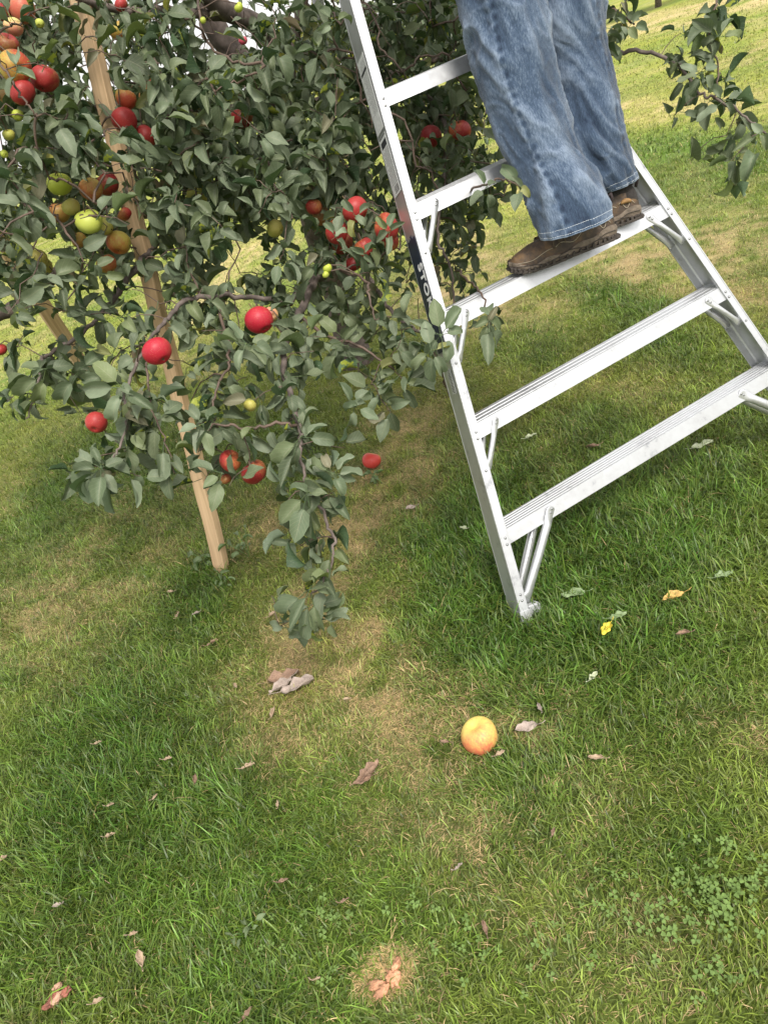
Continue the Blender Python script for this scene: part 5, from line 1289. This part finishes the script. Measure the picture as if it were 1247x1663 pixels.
    for off_, zz_ in ((.0012, .014), (.0012, .021)):
        pts = [T(xe, yv*(1.03)+np.sign(yv)*off_+.006*(1 if left else -1)*sin(pi*xq), zz_+.006*max(0, 1-abs(xq-.14)/.2)+.005*sin(xq*16+zz_*300)+.008*max(0, (xq-.9)/.1)) for (xe, yv, xq) in per]
        for half in (range(3, 46), range(51, 94)): m.tube([pts[k] for k in half], .0011, 5)
    # outsole lugs
    mo = MB()
    for k in range(2, nn_-1, 2):
        xe, yv, xq = per[k]; 
        if xq < .012 or xq > .99: continue
        zo = .0065+.012*max(0, (xq-.88)/.12)
        c = T(xe, yv*.93+.006*(1 if left else -1)*sin(pi*xq), zo); dxn = ex*(.0102*(1+.15*sin(k))); mo.box(c, dxn, ey*.010, ez*.0034)
        mo.box(T(xe+.012, yv*.97+.006*(1 if left else -1)*sin(pi*xq), zo+.0065), ex*.0040, ey*.008, ez*.0045)
    mo.box(T(.22, 0, .006), ex*.06, ey*.022, ez*.0045); mo.box(T(.68, 0, .006), ex*.07, ey*.030, ez*.0045)
    ou = mo.build('outsole', OUTS, root, bevel=.0015)
    m2 = m.build('groove', OUTS, ms_, smooth=True)
    # overlays: tan heel flash, stitched side panels, laces, tongue and pull loop
    mt = MB()
    def surf(xq, ang, lift=.001):
        w_ = prof(xq, hw)*Wd/.1; zb = prof(xq, solez)-.006; zt = prof(xq, topz); cs, sn = cos(ang), sin(ang); cy = .006*(1 if left else -1)*sin(pi*xq)
        y_ = w_*np.sign(cs)*abs(cs)**.72*(1-.30*max(0, sn)*(1 if xq < .55 else .5)); z_ = zb+(zt-zb)*abs(sn)**.85
        return T(xq, y_+np.sign(cs)*lift+cy, z_+lift*sn)
    for sgn in (0, 1):
        an = lambda q_: q_ if sgn == 0 else pi-q_
        for (x0_, x1_, a0_, a1_) in ((.05, .20, .26, .30), (.22, .60, .30, .34)):
            pts = [surf(x0_+(x1_-x0_)*t, an(a0_+(a1_-a0_)*t+.10*sin(t*9)), .0012) for t in np.linspace(0, 1, 14)]; mt.tube(pts, .0010, 5, m=1)
        for j in range(5):
            xa = .60-.055*j; pts = [surf(xa-.05*t+.018*sin(t*5), an(.35+.75*t), .0018) for t in np.linspace(0, 1, 9)]; mt.tube(pts, [.0022]*9, 6, m=0)
        pts = [surf(.08+.10*t, an(.34+.06*sin(t*3)), .002) for t in np.linspace(0, 1, 8)]; mt.tube(pts, [.003, .006, .007, .007, .007, .006, .005, .002], 8, m=2)
        pts = [surf(.62+.36*t, an(.42-.1*t+.05*sin(t*8)), .0012) for t in np.linspace(0, 1, 18)]; mt.tube(pts, .0009, 5, m=1)
    mt.build('trim', [LACE, SEAMT, TANM], root, smooth=True)
    ml_ = MB()
    for j in range(6):
        xa = .44+.045*j; pts = [surf(xa+.012*sin(t*3), 1.15+(pi-2.3)*t, .004) for t in np.linspace(0, 1, 8)]; ml_.tube(pts, .0024, 6)
    ml_.build('laces', LACE, root, smooth=True)
    mc = MB(); hz = prof(.03, topz)
    mc.tube([T(-.005, 0, hz-.012), T(-.03, .0, hz+.006), T(-.025, 0, hz+.02), T(.01, 0, hz+.016), T(.03, 0, hz-.002)], [.0045, .005, .0055, .005, .004], 8); mc.build('pull_loop', simple('pull_loop_web', (.03, .02, .02), .8), root, smooth=True)
    # ankle collar
    ma = MB(); pts = [T(.22+.14*cos(t), .030*sin(t), .110+.006*cos(t)) for t in np.linspace(0, 2*pi, 25)]; ma.tube(pts, .0075, 8, cap=False); ma.build('collar', DARKM, root, smooth=True)
    for ch in list(root.children)+[m2]:
        ch.matrix_parent_inverse = Matrix.Identity(4)
    return T
n_heel = on_tread(1000, 384)+fwd*.004; n_toe = on_tread(832, 447)+fwd*.0
dn = n_toe-n_heel; dn /= np.linalg.norm(dn)
print('shoe length', np.linalg.norm(n_toe-n_heel))
make_shoe(n_heel, n_toe, .105, True)
f_heel = on_tread(1046, 352)+fwd*.02; f_toe = f_heel+dn*np.linalg.norm(n_toe-n_heel)*.96+fwd*.03
make_shoe(f_heel, f_toe, .10, False)

# body: one continuous skinned figure (torso, arms, hands, head) mostly above the frame
SKIN = simple('skin', (.50, .31, .22), .55, nscale=30, namt=.08); SHIRT = simple('grey_cotton', (.20, .22, .25), .9, nscale=14, namt=.12, bump=.4, bscale=30); HAIR = simple('grey_hair', (.16, .14, .12), .7, nscale=60, namt=.3)
tl = axu; lead = -latv*0+frt*0
fce = -eL*.85+nh*.5; fce -= tl*(fce@tl); fce /= np.linalg.norm(fce); lt_v = np.cross(tl, fce)
waist = hc+axu*.20
def skinobj(name, verts, edges, mat_, parent, sub=2):
    me = bpy.data.meshes.new(name); me.from_pydata([tuple(v_[0]) for v_ in verts], edges, []); o = link(name, me, mat_, parent)
    sk = o.modifiers.new('skin', 'SKIN'); sk.use_smooth_shade = True
    for i, v_ in enumerate(verts):
        rr_ = v_[1]; me.skin_vertices[0].data[i].radius = rr_ if isinstance(rr_, tuple) else (rr_, rr_)
    me.skin_vertices[0].data[0].use_root = True
    ss = o.modifiers.new('sub', 'SUBSURF'); ss.levels = ss.render_levels = sub
    return o
chest = waist+tl*.27+fce*.03; neck0 = chest+tl*.20; neck1 = neck0+tl*.09+fce*.02; head = neck1+tl*.09+fce*.03
bv = [(hc+axu*.02, (.13, .10)), (waist, (.12, .09)), (chest, (.15, .10)), (neck0, (.09, .07)), (neck1, .055), (head-tl*.005, (.070, .085)), (head+tl*.07, (.072, .088)), (head+tl*.125, (.045, .055))]
be = [(i, i+1) for i in range(7)]
hand_pts = []
for sgn in (1, -1):
    sh_ = chest+tl*.13+lt_v*sgn*.17; elb = sh_+fce*.22+tl*.06+lt_v*sgn*.10; wr_ = elb+fce*.17+tl*.20-lt_v*sgn*.02; plm = wr_+(fce*.6+tl*.8)*.075
    i0 = len(bv); bv += [(sh_, .060), (elb, .043), (wr_, .027), (plm, (.040, .016))]; be += [(2, i0), (i0, i0+1), (i0+1, i0+2), (i0+2, i0+3)]
    hd = fce*.6+tl*.8; hd /= np.linalg.norm(hd); hs_ = np.cross(hd, lt_v); hs_ = lt_v
    for f_, (so_, ln_) in enumerate(((-.030, .072), (-.010, .080), (.010, .076), (.028, .060))):
        b0 = plm+hs_*so_+hd*.02; b1 = b0+hd*ln_*.45; b2 = b1+(hd*.6+fce*.8)/1.2*ln_*.35; b3 = b2+(fce*.9-tl*.4)*ln_*.3
        k_ = len(bv); bv += [(b0, .0095), (b1, .009), (b2, .0085), (b3, .007)]; be += [(i0+3, k_), (k_, k_+1), (k_+1, k_+2), (k_+2, k_+3)]
    t0 = plm-hd*.045-hs_*sgn*.03; t1_ = t0-hs_*sgn*.028+hd*.03; t2_ = t1_+hd*.03+fce*.015
    k_ = len(bv); bv += [(t0, .012), (t1_, .010), (t2_, .008)]; be += [(i0+2, k_), (k_, k_+1), (k_+1, k_+2)]
# legs inside the trousers keep the body whole down to the ankles
for pa_ in (pn, pf_):
    k_ = len(bv); L_ = len(pa_)-1
    bv += [(pa_[L_, :3], .075), (pa_[int(L_*.62), :3], .055), (pa_[int(L_*.3), :3], .045), (pa_[int(L_*.08), :3]+vert*.02, .034)]; be += [(0, k_), (k_, k_+1), (k_+1, k_+2), (k_+2, k_+3)]
body = skinobj('body', bv, be, SKIN, person)
m = MB()
hd_up = tl
for sgn in (1, -1):
    e_c = head+tl*.035+fce*.083+lt_v*sgn*.032; bm = bmesh.new()
    m.dome(e_c, fce, .012, .006, 1); m.dome(e_c+fce*.0052, fce, .005, .002, 2)
    m.dome(head+tl*.02+lt_v*sgn*.072-fce*.01, lt_v*sgn, .022, .014, 0); m.tube([e_c+tl*.018-lt_v*sgn*.014, e_c+tl*.022, e_c+tl*.016+lt_v*sgn*.016], [.003, .004, .002], 6, 3)
m.tube([head+tl*.04+fce*.085, head+tl*.015+fce*.100, head+tl*.002+fce*.108, head-tl*.006+fce*.092], [.008, .010, .013, .008], 10, 0)
m.tube([head-tl*.032+fce*.086-lt_v*.022, head-tl*.035+fce*.094, head-tl*.032+fce*.086+lt_v*.022], [.003, .006, .003], 8, 4)
m.build('face', [SKIN, simple('eye_white', (.75, .75, .72), .3), simple('eye_dark', (.05, .03, .02), .2), HAIR, simple('lips', (.40, .18, .15), .5)], person, smooth=True)
m = MB(); V = []; nu_, nv_ = 30, 14
for i in range(nv_+1):
    p = pi*.56*i/nv_
    for j in range(nu_):
        t = 2*pi*j/nu_; d = fce*cos(t)*sin(p)*(.098 if cos(t) < 0 else .088)+lt_v*sin(t)*sin(p)*.082+tl*(cos(p)*.098+(.03*max(0, cos(t)) if p > 1 else 0)); V.append(head+tl*.055+d*(1+.04*mnoise.noise(Vector(d*60))))
m.add(V, [(i*nu_+j, i*nu_+(j+1) % nu_, (i+1)*nu_+(j+1) % nu_, (i+1)*nu_+j) for i in range(nv_) for j in range(nu_)]); m.build('hair', HAIR, person, smooth=True)
# shirt follows torso and arms
sv = [(waist-axu*.10, (.178, .135)), (waist, (.155, .12)), (chest, (.185, .125)), (neck0-tl*.015, (.10, .08))]; se = [(0, 1), (1, 2), (2, 3)]
for sgn in (1, -1):
    sh_ = chest+tl*.13+lt_v*sgn*.17; elb = sh_+fce*.22+tl*.06+lt_v*sgn*.10; k_ = len(sv); wr_ = elb+fce*.17+tl*.20-lt_v*sgn*.02
    sv += [(sh_, .078), (elb, .058), (elb*.15+wr_*.85, .040)]; se += [(2, k_), (k_, k_+1), (k_+1, k_+2)]
skinobj('shirt', sv, se, SHIRT, person)
print('script done')
